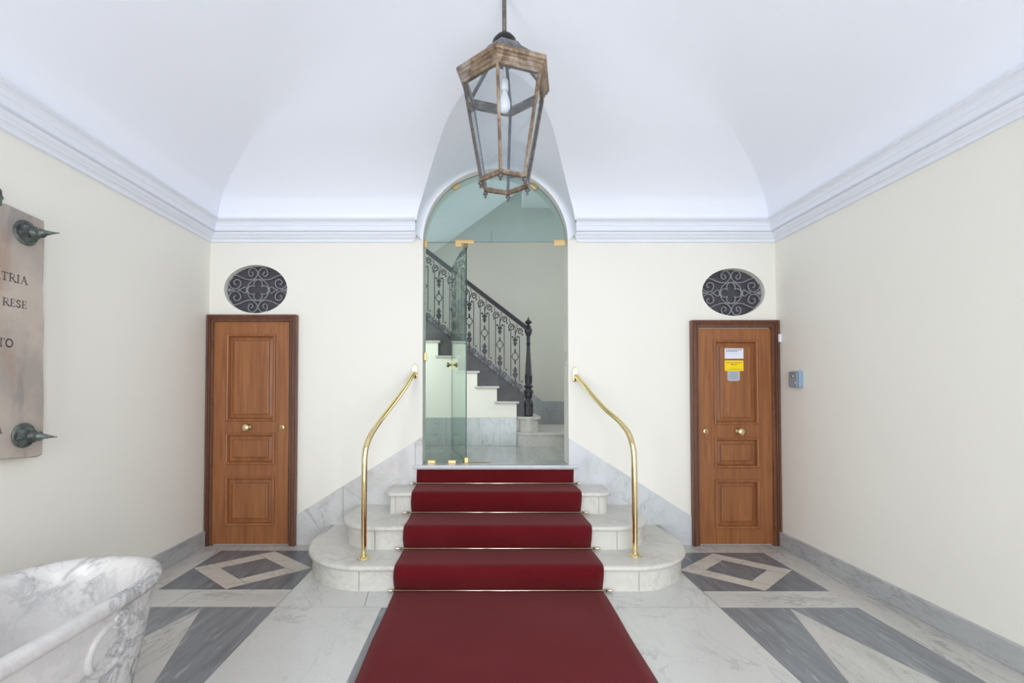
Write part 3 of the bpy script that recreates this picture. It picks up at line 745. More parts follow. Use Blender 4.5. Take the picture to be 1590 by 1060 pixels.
for i in range(len(sp)-1):
    for k in range(NX):
        mb.f([top[i][k], top[i][k+1], top[i+1][k+1], top[i+1][k]], True); mb.f([bot[i][k], bot[i+1][k], bot[i+1][k+1], bot[i][k+1]], True)
    for k in (0, NX): mb.f([top[i][k], top[i+1][k], bot[i+1][k], bot[i][k]])
mb.f([top[-1][k] for k in range(NX+1)] + [bot[-1][k] for k in range(NX, -1, -1)]); mb.f([top[0][k] for k in range(NX, -1, -1)] + [bot[0][k] for k in range(NX+1)])
tag(mb.build('carpet_runner', 'carpet'), 'dark red carpet runner laid over the floor and up the marble steps', 'carpet')

# stair rods
rods = [(3.150, 0.020, -0.642, 0.878, 'lowest brass stair rod, at the foot of the first step'),
        (3.458, RS+0.020, -0.654, 0.868, 'second brass stair rod from the floor, behind the first tread'),
        (3.798, 2*RS+0.020, -0.657, 0.862, 'third brass stair rod from the floor, behind the second tread'),
        (YW-0.050, 3*RS+0.020, -0.648, 0.868, 'topmost brass stair rod, below the marble sill of the arch')]
for y, z, x0, x1, lab in rods:
    o = thing('stair_rod', lab, 'stair rod', (XC, y, z), 'brass stair rods across the red carpet')
    MB().tube([(x0-XC+0.04, 0, 0), (x1-XC-0.04, 0, 0)], 0.0062, 10).build('rod', 'rod', o)
    for s_, xx in ((1, x0), (-1, x1)):
        MB().tube([(xx-XC, 0, 0), (xx-XC+s_*0.008, 0, 0), (xx-XC+s_*0.045, 0, 0)], 0.008, 10, radii=[0.005, 0.008, 0.008]).build('end_cap', 'rod', o)
        MB().box((xx-XC+s_*0.041, -0.004, -0.012), (xx-XC+s_*0.047, 0.024, 0.004), 0.001).build('bracket', 'brass_old', o)

# brass handrails
def rail(lab, base, pts, plate):
    o = thing('handrail', lab, 'handrail', base)
    B = Vector(base)
    ps = spline([Vector(p)-B for p in pts], 7)
    MB().tube(ps, 0.0195, 16).build('rail_tube', 'brass', o)
    MB().lathe([(0.046,0.0),(0.046,0.004),(0.040,0.007),(0.028,0.009),(0.023,0.016),(0.0195,0.018)], (0,0,0), n=24).build('floor_flange', 'brass', o)
    p = Vector(plate)-B; mb = MB()
    def ov(k, y): return [(p.x+0.0235*k*math.cos(2*PI*i/24), y, p.z+ (0.047*k)*math.sin(2*PI*i/24)+ (0.022*k if math.sin(2*PI*i/24) > 0 else -0.022*k)) for i in range(24)]
    mb.rings([ov(1, p.y), ov(1, p.y-0.006), ov(0.85, p.y-0.012)]); mb.build('wall_plate', 'brass', o)
    MB().box((p.x-0.006, p.y-0.013, p.z+0.036),(p.x+0.006, p.y-0.011, p.z+0.048)).build('screw', 'brass_old', o)
    return o
rail('polished brass handrail curving from the first step to the wall left of the arch', (-0.846, 3.317, RS),
     [(-0.846,3.317,RS+0.005),(-0.846,3.317,0.45),(-0.846,3.318,0.75),(-0.843,3.322,0.90),(-0.832,3.345,0.985),(-0.812,3.40,1.055),(-0.778,3.51,1.135),(-0.735,3.66,1.225),(-0.690,3.80,1.315),(-0.652,3.93,1.40),(-0.627,4.03,1.475),(-0.612,4.10,1.52)], (-0.608, YW, 1.535))
rail('polished brass handrail curving from the first step to the wall right of the arch', (1.096, 3.369, RS),
     [(1.096,3.369,RS+0.005),(1.096,3.369,0.45),(1.096,3.37,0.75),(1.094,3.374,0.90),(1.085,3.39,0.985),(1.068,3.43,1.06),(1.032,3.53,1.135),(0.98,3.67,1.205),(0.930,3.81,1.29),(0.882,3.94,1.385),(0.85,4.04,1.45),(0.829,4.11,1.495)], (0.820, YW, 1.508))

# ------------------------------------------------------------------ panelled doors
def wooden_door(name, fr, leafr, panels, knob, key, hinge_left, lab):
    fx0, fx1, fz = fr; lx0, lx1, lz0, lz1 = leafr
    d = thing(name, lab, None, ((fx0+fx1)/2, YW, 0), kind='structure'); ox = (fx0+fx1)/2
    # frame: stepped moulding swept up, over and down
    mb = MB()
    def fbox(i0, i1, y):   # i0..i1 = inset from the outer edge
        mb.box((fx0+i0-ox, y, 0), (fx0+i1-ox, 0, fz-i0)); mb.box((fx1-i1-ox, y, 0), (fx1-i0-ox, 0, fz-i0)); mb.box((fx0+i1-ox, y, fz-i1), (fx1-i1-ox, 0, fz-i0))
    wl = min(lx0-fx0, fx1-lx1)
    fbox(0.0, 0.012, -0.052); fbox(0.012, 0.020, -0.060); fbox(0.020, 0.032, -0.048); fbox(0.032, wl-0.010, -0.036); fbox(wl-0.010, wl+0.002, -0.042)
    mb.build('door_frame', 'wood_dark', d, bevel=0.002)
    lf = MB(); Y0, Y1 = -0.026, -0.004
    # stiles and rails around the panels
    pxl, pxr = panels[0][0]-0.022, panels[0][1]+0.022
    lf.box((lx0-ox, Y0, lz0), (pxl-ox, Y1, lz1)); lf.box((pxr-ox, Y0, lz0), (lx1-ox, Y1, lz1))
    zz = [lz1] 
    for (_, _, a, b) in panels: zz += [a+0.022, b-0.022]
    zz += [lz0]
    for i in range(0, len(zz), 2): lf.box((pxl-ox, Y0, zz[i+1]), (pxr-ox, Y1, zz[i]))
    L_ = lf.build('door_leaf', 'wood', d, bevel=0.0015)
    for (x0, x1, z1, z0) in panels:
        mb = MB()
        A = lambda k, y: [(x0-0.022+k-ox, y, z0-0.022+k), (x1+0.022-k-ox, y, z0-0.022+k), (x1+0.022-k-ox, y, z1+0.022-k), (x0-0.022+k-ox, y, z1+0.022-k)]
        mb.rings([A(-0.008, -0.024), A(-0.008, -0.036), A(0.0, -0.041), A(0.010, -0.038), A(0.018, -0.018), A(0.020, -0.007), A(0.026, -0.006), A(0.050, -0.010), A(0.0505, -0.020), A(0.056, -0.024), A(0.060, -0.025)], cap0=False, cap1=True, smooth=False)
        mb.build('door_panel', 'wood_panel', L_)
    kx, kz = knob; mb = MB()
    mb.lathe([(0.026,0.025),(0.026,0.030),(0.014,0.034),(0.011,0.045),(0.013,0.052),(0.024,0.058),(0.031,0.068),(0.032,0.078),(0.028,0.086),(0.001,0.090)], (kx-ox, 0, kz), '-y', 28); mb.build('door_knob', 'brass', L_)
    kx, kz = key
    kp = MB().lathe([(0.022,0.025),(0.022,0.029),(0.019,0.031),(0.001,0.031)], (kx-ox, 0, kz), '-y', 24).build('keyhole_plate', 'brass_flat', L_)
    mb = MB(); mb.lathe([(0.0065,0.031),(0.0065,0.0318)], (kx-ox, 0, kz+0.004), '-y', 14); mb.box((kx-ox-0.003, -0.0318, kz-0.012), (kx-ox+0.003, -0.031, kz+0.003)); mb.build('keyhole', 'black', kp)
    hxp = (lx0-0.004 if hinge_left else lx1+0.004) - ox
    for hz in (lz1-0.2, lz0+(lz1-lz0)*0.64, lz0+(lz1-lz0)*0.36, lz0+0.17):
        MB().lathe([(0.001,-0.034),(0.006,-0.030),(0.006,0.030),(0.001,0.034)], (hxp, -0.044, hz), n=10).build('hinge', 'wood_dark', L_)
    return d
wooden_door('door_1', (XL+0.002, -1.651, 2.036), (-2.392, -1.722, 0.012, 1.976),
            [(-2.245,-1.872,1.836,1.124),(-2.245,-1.872,0.958,0.742),(-2.245,-1.872,0.575,0.205)], (-2.078,1.039), (-1.779,1.037), True,
            'brown panelled wooden door in the corner left of the marble steps')
wooden_door('door_2', (1.846, XR-0.002, 1.987), (1.910, 2.562, 0.012, 1.915),
            [(2.078,2.410,1.784,1.095),(2.078,2.410,0.917,0.712),(2.078,2.410,0.545,0.178)], (2.261,1.003), (1.971,1.003), False,
            'brown panelled wooden door with notices, right of the marble steps')

# notices on the right-hand door
def text_mesh(body, size, x, z, y, mat, parent, align='LEFT', name='lettering', width=None, bold=0):
    cu = bpy.data.curves.new(name, 'FONT'); cu.body = body; cu.size = size; cu.align_x = align; cu.resolution_u = 2
    if bold: cu.offset = bold
    ob = bpy.data.objects.new('tmp', cu); C.objects.link(ob); dg = bpy.context.evaluated_depsgraph_get()
    me = bpy.data.meshes.new_from_object(ob.evaluated_get(dg)); bpy.data.objects.remove(ob)
    xs_ = [w.co.x for w in me.vertices]; k = 1.0
    if width and xs_: k = width/(max(xs_)-min(xs_))
    for w in me.vertices: w.co = Vector((w.co.x*k, 0, w.co.y))
    me.materials.clear(); me.materials.append(M[mat])
    o = bpy.data.objects.new(name, me); C.objects.link(o); o.location = (x, y, z); o.parent = parent; return o
YN = YW - 0.0262
def sheet(name, x0, x1, z0, z1, m, lab, notch=False):
    cx, cz = (x0+x1)/2, (z0+z1)/2; hx_, hz_ = (x1-x0)/2, (z1-z0)/2
    o = thing(name, lab, 'notice', (cx, YN, cz))
    mb = MB()
    if notch: mb.slab([(-hx_,-hz_+0.010),(-hx_+0.018,-hz_),(hx_-0.018,-hz_),(hx_,-hz_+0.010),(hx_,hz_),(-hx_,hz_)], -0.0008, 0)
    else: mb.box((-hx_,-0.0008,-hz_),(hx_,0,hz_))
    mb.build('paper', m, o); return o, hx_, hz_
o, hx_, hz_ = sheet('paper_notice', 2.147, 2.313, 1.647, 1.738, 'paper', 'white paper notice with printed lines on the right door, above the yellow one')
text_mesh('LE CHIAVI DEL LOCALE MACCHINARIO', 0.011, -hx_+0.012, hz_-0.017, -0.0012, 'ink', o, width=0.142, bold=0.0004)
text_mesh('SONO IN POSSESSO DEI SIG.', 0.011, -hx_+0.012, hz_-0.029, -0.0012, 'ink', o, width=0.104, bold=0.0004)
for z_, t_ in ((-0.002, '1'), (-0.018, '2'), (-0.035, '3')): text_mesh(t_, 0.010, -hx_+0.012, z_-0.003, -0.0012, 'ink_gray', o)
hw = [(0.022+0.0022*i, -0.001, 0.0005+0.0032*math.sin(i*2.1)*math.sin(i*0.7+1)) for i in range(44)]
MB().tube([(a-hx_, b, c) for a, b, c in hw], 0.0005, 4).build('handwriting', 'ink_gray', o)
o, hx_, hz_ = sheet('warning_notice', 2.146, 2.312, 1.538, 1.631, 'paper_yellow', 'yellow warning notice stuck on the right door below the white paper')
text_mesh('Macchinario di Ascensore', 0.012, 0, hz_-0.023, -0.0012, 'ink_brown', o, 'CENTER', width=0.140, bold=0.0004)
text_mesh('PERICOLO', 0.013, 0, hz_-0.042, -0.0012, 'ink_brown', o, 'CENTER', width=0.058, bold=0.0005)
text_mesh('ACCESSO VIETATO', 0.008, 0, -hz_+0.022, -0.0012, 'ink_brown', o, 'CENTER', width=0.066)
text_mesh('ALLE PERSONE ESTRANEE AL SERVIZIO', 0.008, 0, -hz_+0.011, -0.0012, 'ink_brown', o, 'CENTER', width=0.138)
o, hx_, hz_ = sheet('label_sticker', 2.169, 2.279, 1.448, 1.5372, 'paper_gray', 'small grey sticker of fine print under the yellow notice on the door', True)
mb = MB()
for i in range(7):
    z_ = hz_-0.014-0.009*i; w_ = (0.03, 0.036, 0.028, 0.038, 0.034, 0.04, 0.038)[i]
    x_ = -w_
    while x_ < w_:
        l_ = random.uniform(0.004, 0.012); mb.box((x_, -0.0012, z_), (min(x_+l_, w_), -0.0008, z_+0.0028)); x_ += l_+0.003
mb.build('fine_print', 'ink_gray', o)

# ------------------------------------------------------------------ oval grilles
def grille(lab, cx, cz, a, b, sx):
    o = thing('oval_grille', lab, 'grille', (cx, YW+0.05, cz), 'oval iron grilles above the wooden doors')
    mb = MB(); mb.slab([(0.995*a*math.cos(2*PI*i/64), 0.995*b*math.sin(2*PI*i/64)) for i in range(64)], 0.012, 0.03); mb.build('backing_plate', 'iron_back', o)
    k = 0.000552; d = 0.008; w = 0.0034
    prof_ = [(-d,-w),(d,-w),(d,w),(-d,w)]
    def sw(mb, pts, closed=False): mb.sweep([(x*k*sx, 0, z*k) for x, z in pts], prof_, closed=closed, smooth=False, up=(0,1,0))
    def S_(fx, fz):
        in_top = spiral(-102, 288, 10, 72, PI*1.1, -1.25, 22)
        p = [(-5,290),(-18,235),(-55,192),(-110,170),(-170,172),(-240,195),(-310,228),(-370,242),(-425,228),(-462,185),(-478,130),(-460,70),(-415,28),(-365,20),(-315,40),(-288,85),(-285,130),(-310,162),(-350,172),(-385,155),(-398,120),(-380,95),(-355,98)]
        q = [(-112,262),(-90,282),(-92,310),(-118,322),(-150,308),(-168,270),(-165,325),(-130,362),(-85,372),(-40,350)]
        q = [(-128,290),(-110,272),(-85,280),(-78,305),(-92,345-5),(-120,352),(-155,335),(-168,300),(-162,262),(-135,238)]
        q = [(-120,300),(-100,290),(-84,268),(-92,240),(-118,228),(-146,246),(-158,282),(-148,326),(-118,356),(-80,364),(-42,345)]
        pts = [(x*fx, z*fz, 0) for x, z in q+p]
        return [(v_.x, v_.y) for v_ in spline(pts, 5)]
    for fx in (-1, 1):
        for fz in (-1, 1):
            mb = MB(); sw(mb, S_(-fx, fz)); mb.build('scroll', 'iron_gray', o)
    mb = MB(); sw(mb, [(178*math.cos(2*PI*i/40), 178*math.sin(2*PI*i/40)) for i in range(40)], True); mb.build('ring', 'iron_gray', o)
    mb = MB()
    for j in range(4):
        a0 = PI/2*j; c_ = (100*math.cos(a0), 100*math.sin(a0))
        sw(mb, [(c_[0]+70*math.cos(a0+u), c_[1]+70*math.sin(a0+u)) for u in [(-2.45+4.9*i/20) for i in range(21)]])
    mb.build('quatrefoil', 'iron_gray', o)
    for fx in (-1, 1):
        mb = MB(); pts = [(-480,20),(-440,6),(-380,2),(-320,-4),(-270,-20),(-225,-50),(-198,-40),(-190,0),(-198,40),(-225,50),(-270,20),(-320,4),(-380,-2),(-440,-6),(-480,-20)]
        sw(mb, [(v_.x, v_.y) for v_ in spline([(x*fx, z, 0) for x, z in pts], 4)])
        mb.slab([(q*k*sx*fx, r*k) for q, r in ((-500,0),(-482,22),(-462,40),(-452,22),(-440,0),(-452,-22),(-462,-40),(-482,-22))], -0.004, 0.004)
        mb.build('teardrop_link', 'iron_gray', o)
    return o
grille('oval wrought iron grille over the left wooden door', -2.039, 2.274, 0.283, 0.217, 1)
grille('oval wrought iron grille over the right door with notices', 2.246, 2.247, 0.282, 0.214, 1)

# ------------------------------------------------------------------ hexagonal hanging lantern
lan = thing('hanging_lantern', 'six-sided glazed brass lantern hanging on a rod before the arch', 'lantern', (0.112, 2.4, 2.452))
A0 = math.radians(258.8)
def hexp(r, z, rot=0): return [Vector((r*math.cos(A0+PI/3*i+rot), r*math.sin(A0+PI/3*i+rot), z)) for i in range(6)]
ZT = 0.482
RT, RB = 0.222, 0.130
mb = MB(); hp_ = hexp(RB, 0)
for (ro, z0, z1) in ((0.137, -0.012, 0.010),):
    mb.rings([hexp(ro, z0), hexp(ro, z1), hexp(ro-0.018, z1), hexp(ro-0.018, z0)], smooth=False, loop=True)
mb.build('bottom_frame', 'lantern', lan)
for i in range(6):
    a, b = hexp(RB, 0.0)[i], hexp(RT, ZT)[i]; mb = MB()
    rad = Vector((math.cos(A0+PI/3*i), math.sin(A0+PI/3*i), 0))
    mb.sweep([a, b], [(-0.007,-0.0078),(0.005,-0.0078),(0.008,0),(0.005,0.0078),(-0.007,0.0078)], smooth=False, up=tuple(rad))
    mb.build('corner_bar', ('lantern', 'lantern', 'finial', 'lantern_gray', 'lantern_gray', 'finial')[i], lan)  # left and right bars in darker metal: silhouette shade put into the colour
    p = hexp(0.131, 0)[i]
    MB().lathe([(0.001,-0.050),(0.005,-0.046),(0.008,-0.040),(0.005,-0.033),(0.0045,-0.030),(0.014,-0.026),(0.013,-0.020),(0.006,-0.016),(0.010,-0.011)], tuple(p), n=12).build('finial', 'finial', lan)
for i in range(6):
    j = (i+1) % 6; mb = MB(); q = [hexp(RB-0.004, 0.004)[i], hexp(RB-0.004, 0.004)[j], hexp(RT-0.004, ZT)[j], hexp(RT-0.004, ZT)[i]]
    mb.f([mb.v(p) for p in q]); nn = (q[1]-q[0]).cross(q[3]-q[0]).normalized()*0.003
    mb.bm.verts.ensure_lookup_table()
    r_ = [mb.v(p-nn) for p in q]; mb.f(list(reversed(r_)))
    mb.build('side_pane', 'glass_lamp', lan)
mb = MB(); pr = [(0.212,-0.002),(0.228,-0.004),(0.229,0.012),(0.236,0.016),(0.237,0.026),(0.240,0.030),(0.250,0.036),(0.252,0.042),(0.250,0.046),(0.257,0.050),(0.262,0.058),(0.262,0.068),(0.256,0.074),(0.252,0.070),(0.250,0.044),(0.214,0.022),(0.209,0.020),(0.209,-0.002)]
mb.rings([hexp(r, ZT+z) for r, z in pr], smooth=False, loop=True); mb.build('cornice_band', 'lantern', lan)
mb = MB(); mb.rings([hexp(0.2065, ZT-0.004), hexp(0.2085, ZT-0.004), hexp(0.2085, ZT+0.026), hexp(0.2065, ZT+0.026)], smooth=False, loop=True); mb.build('inner_frame', 'lantern_gray', lan)
ZU = 0.675
for i in range(6):
    a, b = hexp(0.246, ZT+0.052)[i], hexp(0.098, ZU)[i]
    MB().sweep([a, b], [(-0.006,-0.008),(0.006,-0.008),(0.006,0.008),(-0.006,0.008)], smooth=False, up=(0,0,1)).build('roof_bar', 'lantern_gray', lan)
    j = (i+1) % 6; mb = MB(); q = [hexp(0.244, ZT+0.052)[i], hexp(0.244, ZT+0.052)[j], hexp(0.096, ZU)[j], hexp(0.096, ZU)[i]]
    mb.f([mb.v(p) for p in q]); nn = (q[1]-q[0]).cross(q[3]-q[0]).normalized()*0.003
    mb.f([mb.v(p-nn) for p in reversed(q)]); mb.build('roof_pane', 'glass_lamp', lan)
mb = MB(); mb.rings([hexp(0.104, ZU-0.010), hexp(0.106, ZU+0.006), hexp(0.09, ZU+0.030)], smooth=False); mb.build('roof_plate', 'lantern_gray', lan)
mb = MB(); mb.lathe([(0.066,ZU+0.030),(0.068,ZU+0.045),(0.062,ZU+0.072),(0.044,ZU+0.094),(0.020,ZU+0.106),(0.014,ZU+0.110)], n=28); mb.build('smoke_cap', 'black', lan)
mb = MB(); mb.tube([(0,0,ZU+0.10),(0,0,3.52-2.452)], 0.0115, 12); mb.build('hanging_rod', 'rod_gray', lan)
mb = MB(); mb.tube([(0.0,0,ZU-0.01),(0.0,0,ZU-0.13)], 0.006, 8); mb.lathe([(0.014,ZU-0.125),(0.020,ZU-0.14),(0.021,ZU-0.185),(0.018,ZU-0.19)], n=18); bulb_holder = mb.build('bulb_socket', 'porcelain', lan)
mb = MB(); mb.lathe([(0.014,ZU-0.188),(0.016,ZU-0.205),(0.026,ZU-0.235),(0.032,ZU-0.262),(0.030,ZU-0.285),(0.018,ZU-0.302),(0.001,ZU-0.307)], n=24); mb.build('light_bulb', 'bulb', lan)
e0 = hexp(RB+(RT-RB)*0.2, ZT*0.2)[3]; e1 = hexp(RB+(RT-RB)*0.2, ZT*0.2)[2]
m0 = lx(e0, e1, 0.5)
pts = [Vector(e0), Vector(lx(e0, e1, 0.25))+Vector((0,0,-0.012)), Vector(lx(e0, e1, 0.6))+Vector((0,0,-0.014)), Vector(lx(e0, e1, 0.98))]
mb = MB(); mb.tube(spline(pts, 5), 0.005, 8); mb.tube([Vector(lx(e0,e1,0.12)), Vector(lx(e0,e1,0.12))+Vector((0,0,0.035))], 0.004, 8, radii=[0.005, 0.001]); mb.build('latch_arm', 'lantern_gray', lan)

# ------------------------------------------------------------------ stone plaque on the left wall
pq = thing('stone_plaque', 'weathered stone plaque with carved letters and bronze studs on the left wall', 'plaque', (XL, 2.0, 1.65))
FX = 0.070
out = [(2.503-2, 2.287-1.65)] + [(0.503+0.0025*math.sin(i*1.3)+0.022*(i/14.0)+(-0.004 if 3 < i < 6 else 0), 0.63-1.25*i/14) for i in range(1, 14)] + [(0.518,-0.630),(0.49,-0.640),(0.2,-0.618),(-0.3,-0.63),(-0.9,-0.62),(-0.91,0.0),(-0.9,0.63),(-0.3,0.645),(0.0,0.638),(0.27,0.642),(0.30,0.650)]
mb = MB(); a = [mb.v((0.002, y, z)) for y, z in out]; b = [mb.v((FX-0.008, y, z)) for y, z in out]
cxp, czp = -0.2, 0.0
c_ = [mb.v((FX, y+(-0.008 if y > cxp else 0.008), z+(-0.008 if z > 0 else 0.008))) for y, z in out]
n = len(out)
for r0, r1_ in ((a, b), (b, c_)):
    for i in range(n): mb.f([r0[i], r0[(i+1) % n], r1_[(i+1) % n], r1_[i]])
mb.f(a); mb.f(list(reversed(c_)))
mb.build('slab', 'plaque', pq)
GL = {  # letters as strokes in a 1-high box: (points, thick)
 'A': (0.95, [([(0.02,0),(0.26,0)],0), ([(0.62,0),(0.98,0)],0), ([(0.12,0),(0.46,1)],0), ([(0.46,1),(0.80,0)],1), ([(0.24,0.36),(0.68,0.36)],0)]),
 'T': (0.85, [([(0.42,0),(0.42,1)],1), ([(0.04,1),(0.80,1)],0), ([(0.05,1),(0.04,0.78)],0), ([(0.79,1),(0.80,0.78)],0), ([(0.24,0),(0.60,0)],0)]),
 'R': (0.90, [([(0.18,0),(0.18,1)],1), ([(0.02,0),(0.36,0)],0), ([(0.02,1),(0.45,1),(0.66,0.92),(0.72,0.74),(0.62,0.56),(0.42,0.50),(0.18,0.50)],0), ([(0.42,0.50),(0.80,0.02),(0.92,0.0)],1)]),
 'I': (0.42, [([(0.20,0),(0.20,1)],1), ([(0.03,0),(0.37,0)],0), ([(0.03,1),(0.37,1)],0)]),
 'E': (0.76, [([(0.18,0),(0.18,1)],1), ([(0.02,0),(0.66,0),(0.70,0.22)],0), ([(0.02,1),(0.64,1),(0.66,0.80)],0), ([(0.18,0.52),(0.50,0.52)],0), ([(0.50,0.42),(0.50,0.62)],0)]),
 'S': (0.68, [([(0.56,0.80),(0.50,0.96),(0.30,1.0),(0.12,0.90),(0.10,0.72),(0.28,0.56),(0.50,0.42),(0.60,0.24),(0.50,0.05),(0.28,0.0),(0.10,0.08),(0.06,0.24)],0.6)]),
 'O': (0.95, [([(0.46+0.40*math.cos(2*PI*i/18), 0.5+0.5*math.sin(2*PI*i/18)) for i in range(19)],0.7)]),
}
def carve(word, y_end, zc, h):
    wsum = sum(GL[ch][0]+0.10 for ch in word)*h; y = y_end - wsum
    mb = MB()
    for ch in word:
        w_, strokes = GL[ch]
        for pts, th in strokes:
            r_ = h*(0.045 + 0.055*th)
            for p, q in zip(pts[:-1], pts[1:]):
                P0 = Vector((0, y+p[0]*h, zc-h/2+p[1]*h)); P1 = Vector((0, y+q[0]*h, zc-h/2+q[1]*h)); d_ = (P1-P0)
                if d_.length < 1e-6: continue
                n_ = Vector((0, -d_.z, d_.y)).normalized()*r_; e_ = d_.normalized()*r_*0.5
                mb.f([mb.v((FX+0.0006, *(P0-n_-e_)[1:])), mb.v((FX+0.0006, *(P1-n_+e_)[1:])), mb.v((FX+0.0006, *(P1+n_+e_)[1:])), mb.v((FX+0.0006, *(P0+n_-e_)[1:]))])
        y += (w_+0.10)*h
    mb.build('carved_letters', 'letter', pq)
carve('ATRIA', 0.416, 0.287, 0.039); carve('RESE', 0.414, 0.160, 0.036); carve('TO', 0.348, -0.045, 0.040); carve('A', 0.305, -0.475, 0.038)
def stud(y, z, tilt):
    mb = MB()
    mb.lathe([(0.062,FX-0.002),(0.064,FX+0.006),(0.058,FX+0.012),(0.052,FX+0.010),(0.046,FX+0.012)], (0,y,z), 'x', 32, cap=False)
    s_ = mb.build('stud', 'bronze', pq)
    mb = MB()
    def hx6(r, h, tw=0): return [(h, y+r*math.cos(PI/3*i+0.3+tw), z+r*math.sin(PI/3*i+0.3+tw)) for i in range(6)]
    mb.rings([hx6(0.050,FX), hx6(0.050,FX+0.016), hx6(0.046,FX+0.018), hx6(0.044,FX+0.028), hx6(0.040,FX+0.030), hx6(0.038,FX+0.040), hx6(0.030,FX+0.044)], smooth=False)
    mb.build('hexagonal_boss', 'bronze', s_)
    mb = MB()
    rs = []
    for k_, (h, r) in enumerate([(0.042,0.028),(0.052,0.030),(0.062,0.024),(0.070,0.017),(0.082,0.022),(0.092,0.019),(0.102,0.015),(0.120,0.012),(0.140,0.007),(0.160,0.004),(0.176,0.0025)]):
        rs.append([(FX+h, y+(r*(1+0.22*(i % 2)*(1 if h < 0.1 else 0)))*math.cos(2*PI*i/14+h*18), z+tilt*h*0.05+(r*(1+0.22*(i % 2)*(1 if h < 0.1 else 0)))*math.sin(2*PI*i/14+h*18)) for i in range(14)])
    mb.rings(rs, smooth=True); mb.build('spike', 'bronze', s_)
stud(0.395, 0.535, 0); stud(0.405, -0.515, -1)
mb = MB(); mb.lathe([(0.001,0.585),(0.012,0.592),(0.014,0.62),(0.020,0.63),(0.014,0.64),(0.012,0.665),(0.001,0.68)], (FX+0.09, 0.172, 0), n=14); mb.tube([(FX-0.002,0.172,0.63),(FX+0.09,0.172,0.63)], 0.008, 8); mb.build('top_ornament', 'bronze', pq)

# ------------------------------------------------------------------ marble bathtub, lower left
tb = thing('marble_bathtub', 'veined marble bathtub with rolled rim and ring relief, standing by left wall', 'bathtub', (-1.648, 1.235, 0))
TL0, TL1 = -0.92, 0.90    # extent along the wall
def tub_ring(hw_, l0, l1, z, n=72, e=2.35):
    cy = (l0+l1)/2; hl = (l1-l0)/2; r = []
    for i in range(n):
        a = 2*PI*i/n; ca, sa = math.cos(a), math.sin(a)
        # straight sides with elliptical ends
        er = min(hw_*1.15, hl)
        x = hw_*math.copysign(abs(ca)**(2/e), ca); y_ = er*math.copysign(abs(sa)**(2/e), sa)
        y = cy + (hl-er if sa >= 0 else -(hl-er)) + y_
        r.append((x, y, z))
    return r
mb = MB(); H_ = 0.62
prof_t = []
for k_ in range(9):
    t_ = k_/8; prof_t.append((0.225+0.085*t_**0.8, 0.10+(H_-0.165)*t_))
rs = [tub_ring(0.20, TL0+0.12, TL1-0.12, 0.03), tub_ring(0.215, TL0+0.10, TL1-0.10, 0.09)]
for w_, z_ in prof_t: rs.append(tub_ring(w_, TL0+0.02+(0.31-w_)*1.1, TL1-0.02-(0.31-w_)*1.1, z_))
body = [(0.318, H_-0.052),(0.330, H_-0.045),(0.337, H_-0.030),(0.337, H_-0.016),(0.330, H_-0.004),(0.316, H_),(0.298, H_-0.001),(0.284, H_-0.008),(0.272, H_-0.028),(0.262, H_-0.10),(0.24, H_-0.26),(0.205, H_-0.40),(0.15, H_-0.455),(0.05, H_-0.465)]
for w_, z_ in body: rs.append(tub_ring(w_, TL0+(0.337-w_)*1.0, TL1-(0.337-w_)*1.0, z_))
mb.rings(rs); mb.build('basin', 'marble_tub', tb)
mb = MB(); mb.rings([tub_ring(0.24, TL0+0.08, TL1-0.08, 0.0), tub_ring(0.24, TL0+0.08, TL1-0.08, 0.035), tub_ring(0.22, TL0+0.10, TL1-0.10, 0.045)]); mb.build('plinth', 'marble_tub', tb)
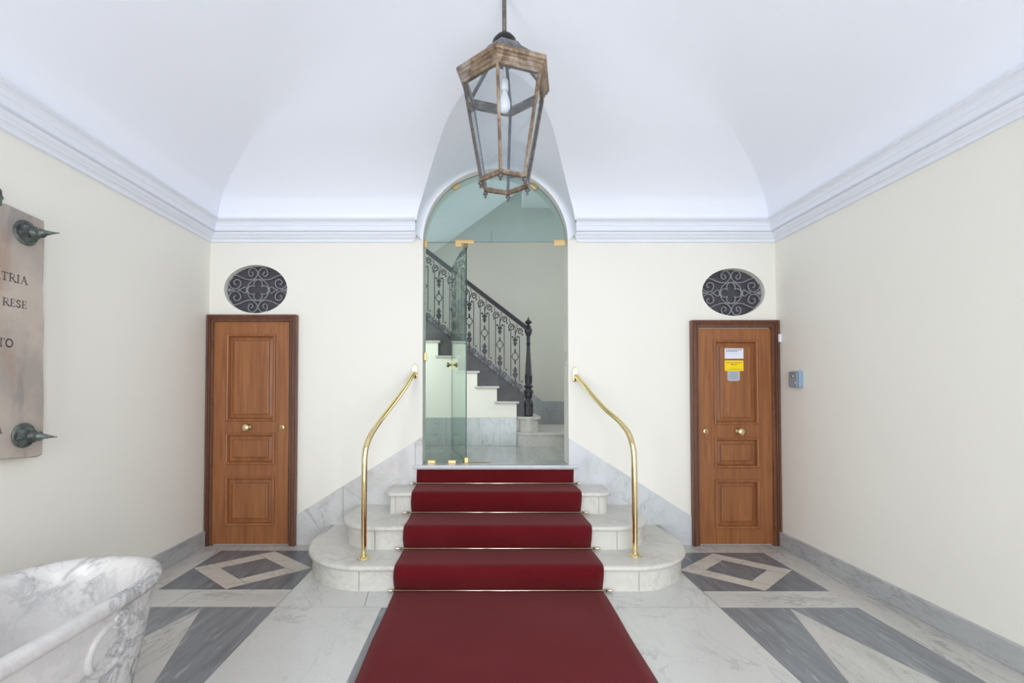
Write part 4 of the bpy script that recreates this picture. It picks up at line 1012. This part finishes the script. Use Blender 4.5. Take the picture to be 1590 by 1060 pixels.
# ring relief: a band round the side, with its small knot
def side_x(z): 
    t_ = max(0, min(1, (z-0.10)/(H_-0.165))); return 0.225+0.085*t_**0.8
ry, rz, rr = 0.46, 0.440, 0.084
pts = []
for i in range(30):
    a = 0.95 + (2*PI-0.45)*i/29; z_ = rz+rr*math.sin(a); pts.append((side_x(z_)-0.002, ry+rr*math.cos(a), z_))
mb = MB(); mb.tube(pts, 0.014, 12, radii=[0.005]+[0.009+0.006*math.sin(PI*i/27)**0.5 for i in range(28)]+[0.005]); mb.build('ring_relief', 'marble_tub', tb)
pts = []
for i in range(22):
    a = 2*PI*i/22; z_ = rz+rr*0.95+0.026*math.sin(a); pts.append((side_x(z_)-0.001, ry+0.045+0.034*math.cos(a), z_))
mb = MB(); mb.tube(pts, 0.009, 8, closed=True); mb.build('knot_relief', 'marble_tub', tb)

# ------------------------------------------------------------------ small things on the right wall
kb = thing('key_box', 'small grey metal key box with lock screwed to the right wall', 'key box', (XR, 3.86, 1.46))
MB().box((-0.034, -0.062, -0.070), (0, 0.062, 0.066), 0.006).build('housing', 'keybox_side', kb)
lid = MB().box((-0.040, -0.040, -0.066), (-0.033, 0.062, 0.064), 0.002).build('lid', 'keybox', kb)
mb = MB(); mb.lathe([(0.012,0.0),(0.012,0.003),(0.001,0.004)], (0,0,0), 'x', 16); mb.transform(Matrix.Translation((-0.040, 0.012, 0.022)) @ Matrix.Rotation(PI, 4, 'Z')); mb.build('lock', 'rod', lid)
mb = MB(); mb.lathe([(0.006,0.0),(0.006,0.002),(0.001,0.003)], (0,0,0), 'x', 12); mb.transform(Matrix.Translation((-0.040, -0.025, -0.032)) @ Matrix.Rotation(PI, 4, 'Z')); mb.build('button', 'plastic', lid)
mb = MB()
for z_, y0, y1 in ((0.050,-0.012,0.032),(0.043,-0.015,0.045)):
    y_ = y0
    while y_ < y1:
        l_ = random.uniform(0.004, 0.008); mb.box((-0.0404, y_, z_), (-0.0400, min(y_+l_, y1), z_+0.004)); y_ += l_+0.002
mb.build('printed_lines', 'letter', lid)
sn = MB().box((XR-0.026, YW-0.082, 1.79), (XR-0.004, YW-0.060, 1.86), 0.003).build('contact_sensor', 'plastic')
tag(sn, 'tiny white contact sensor at the top corner of the right door frame', 'sensor')
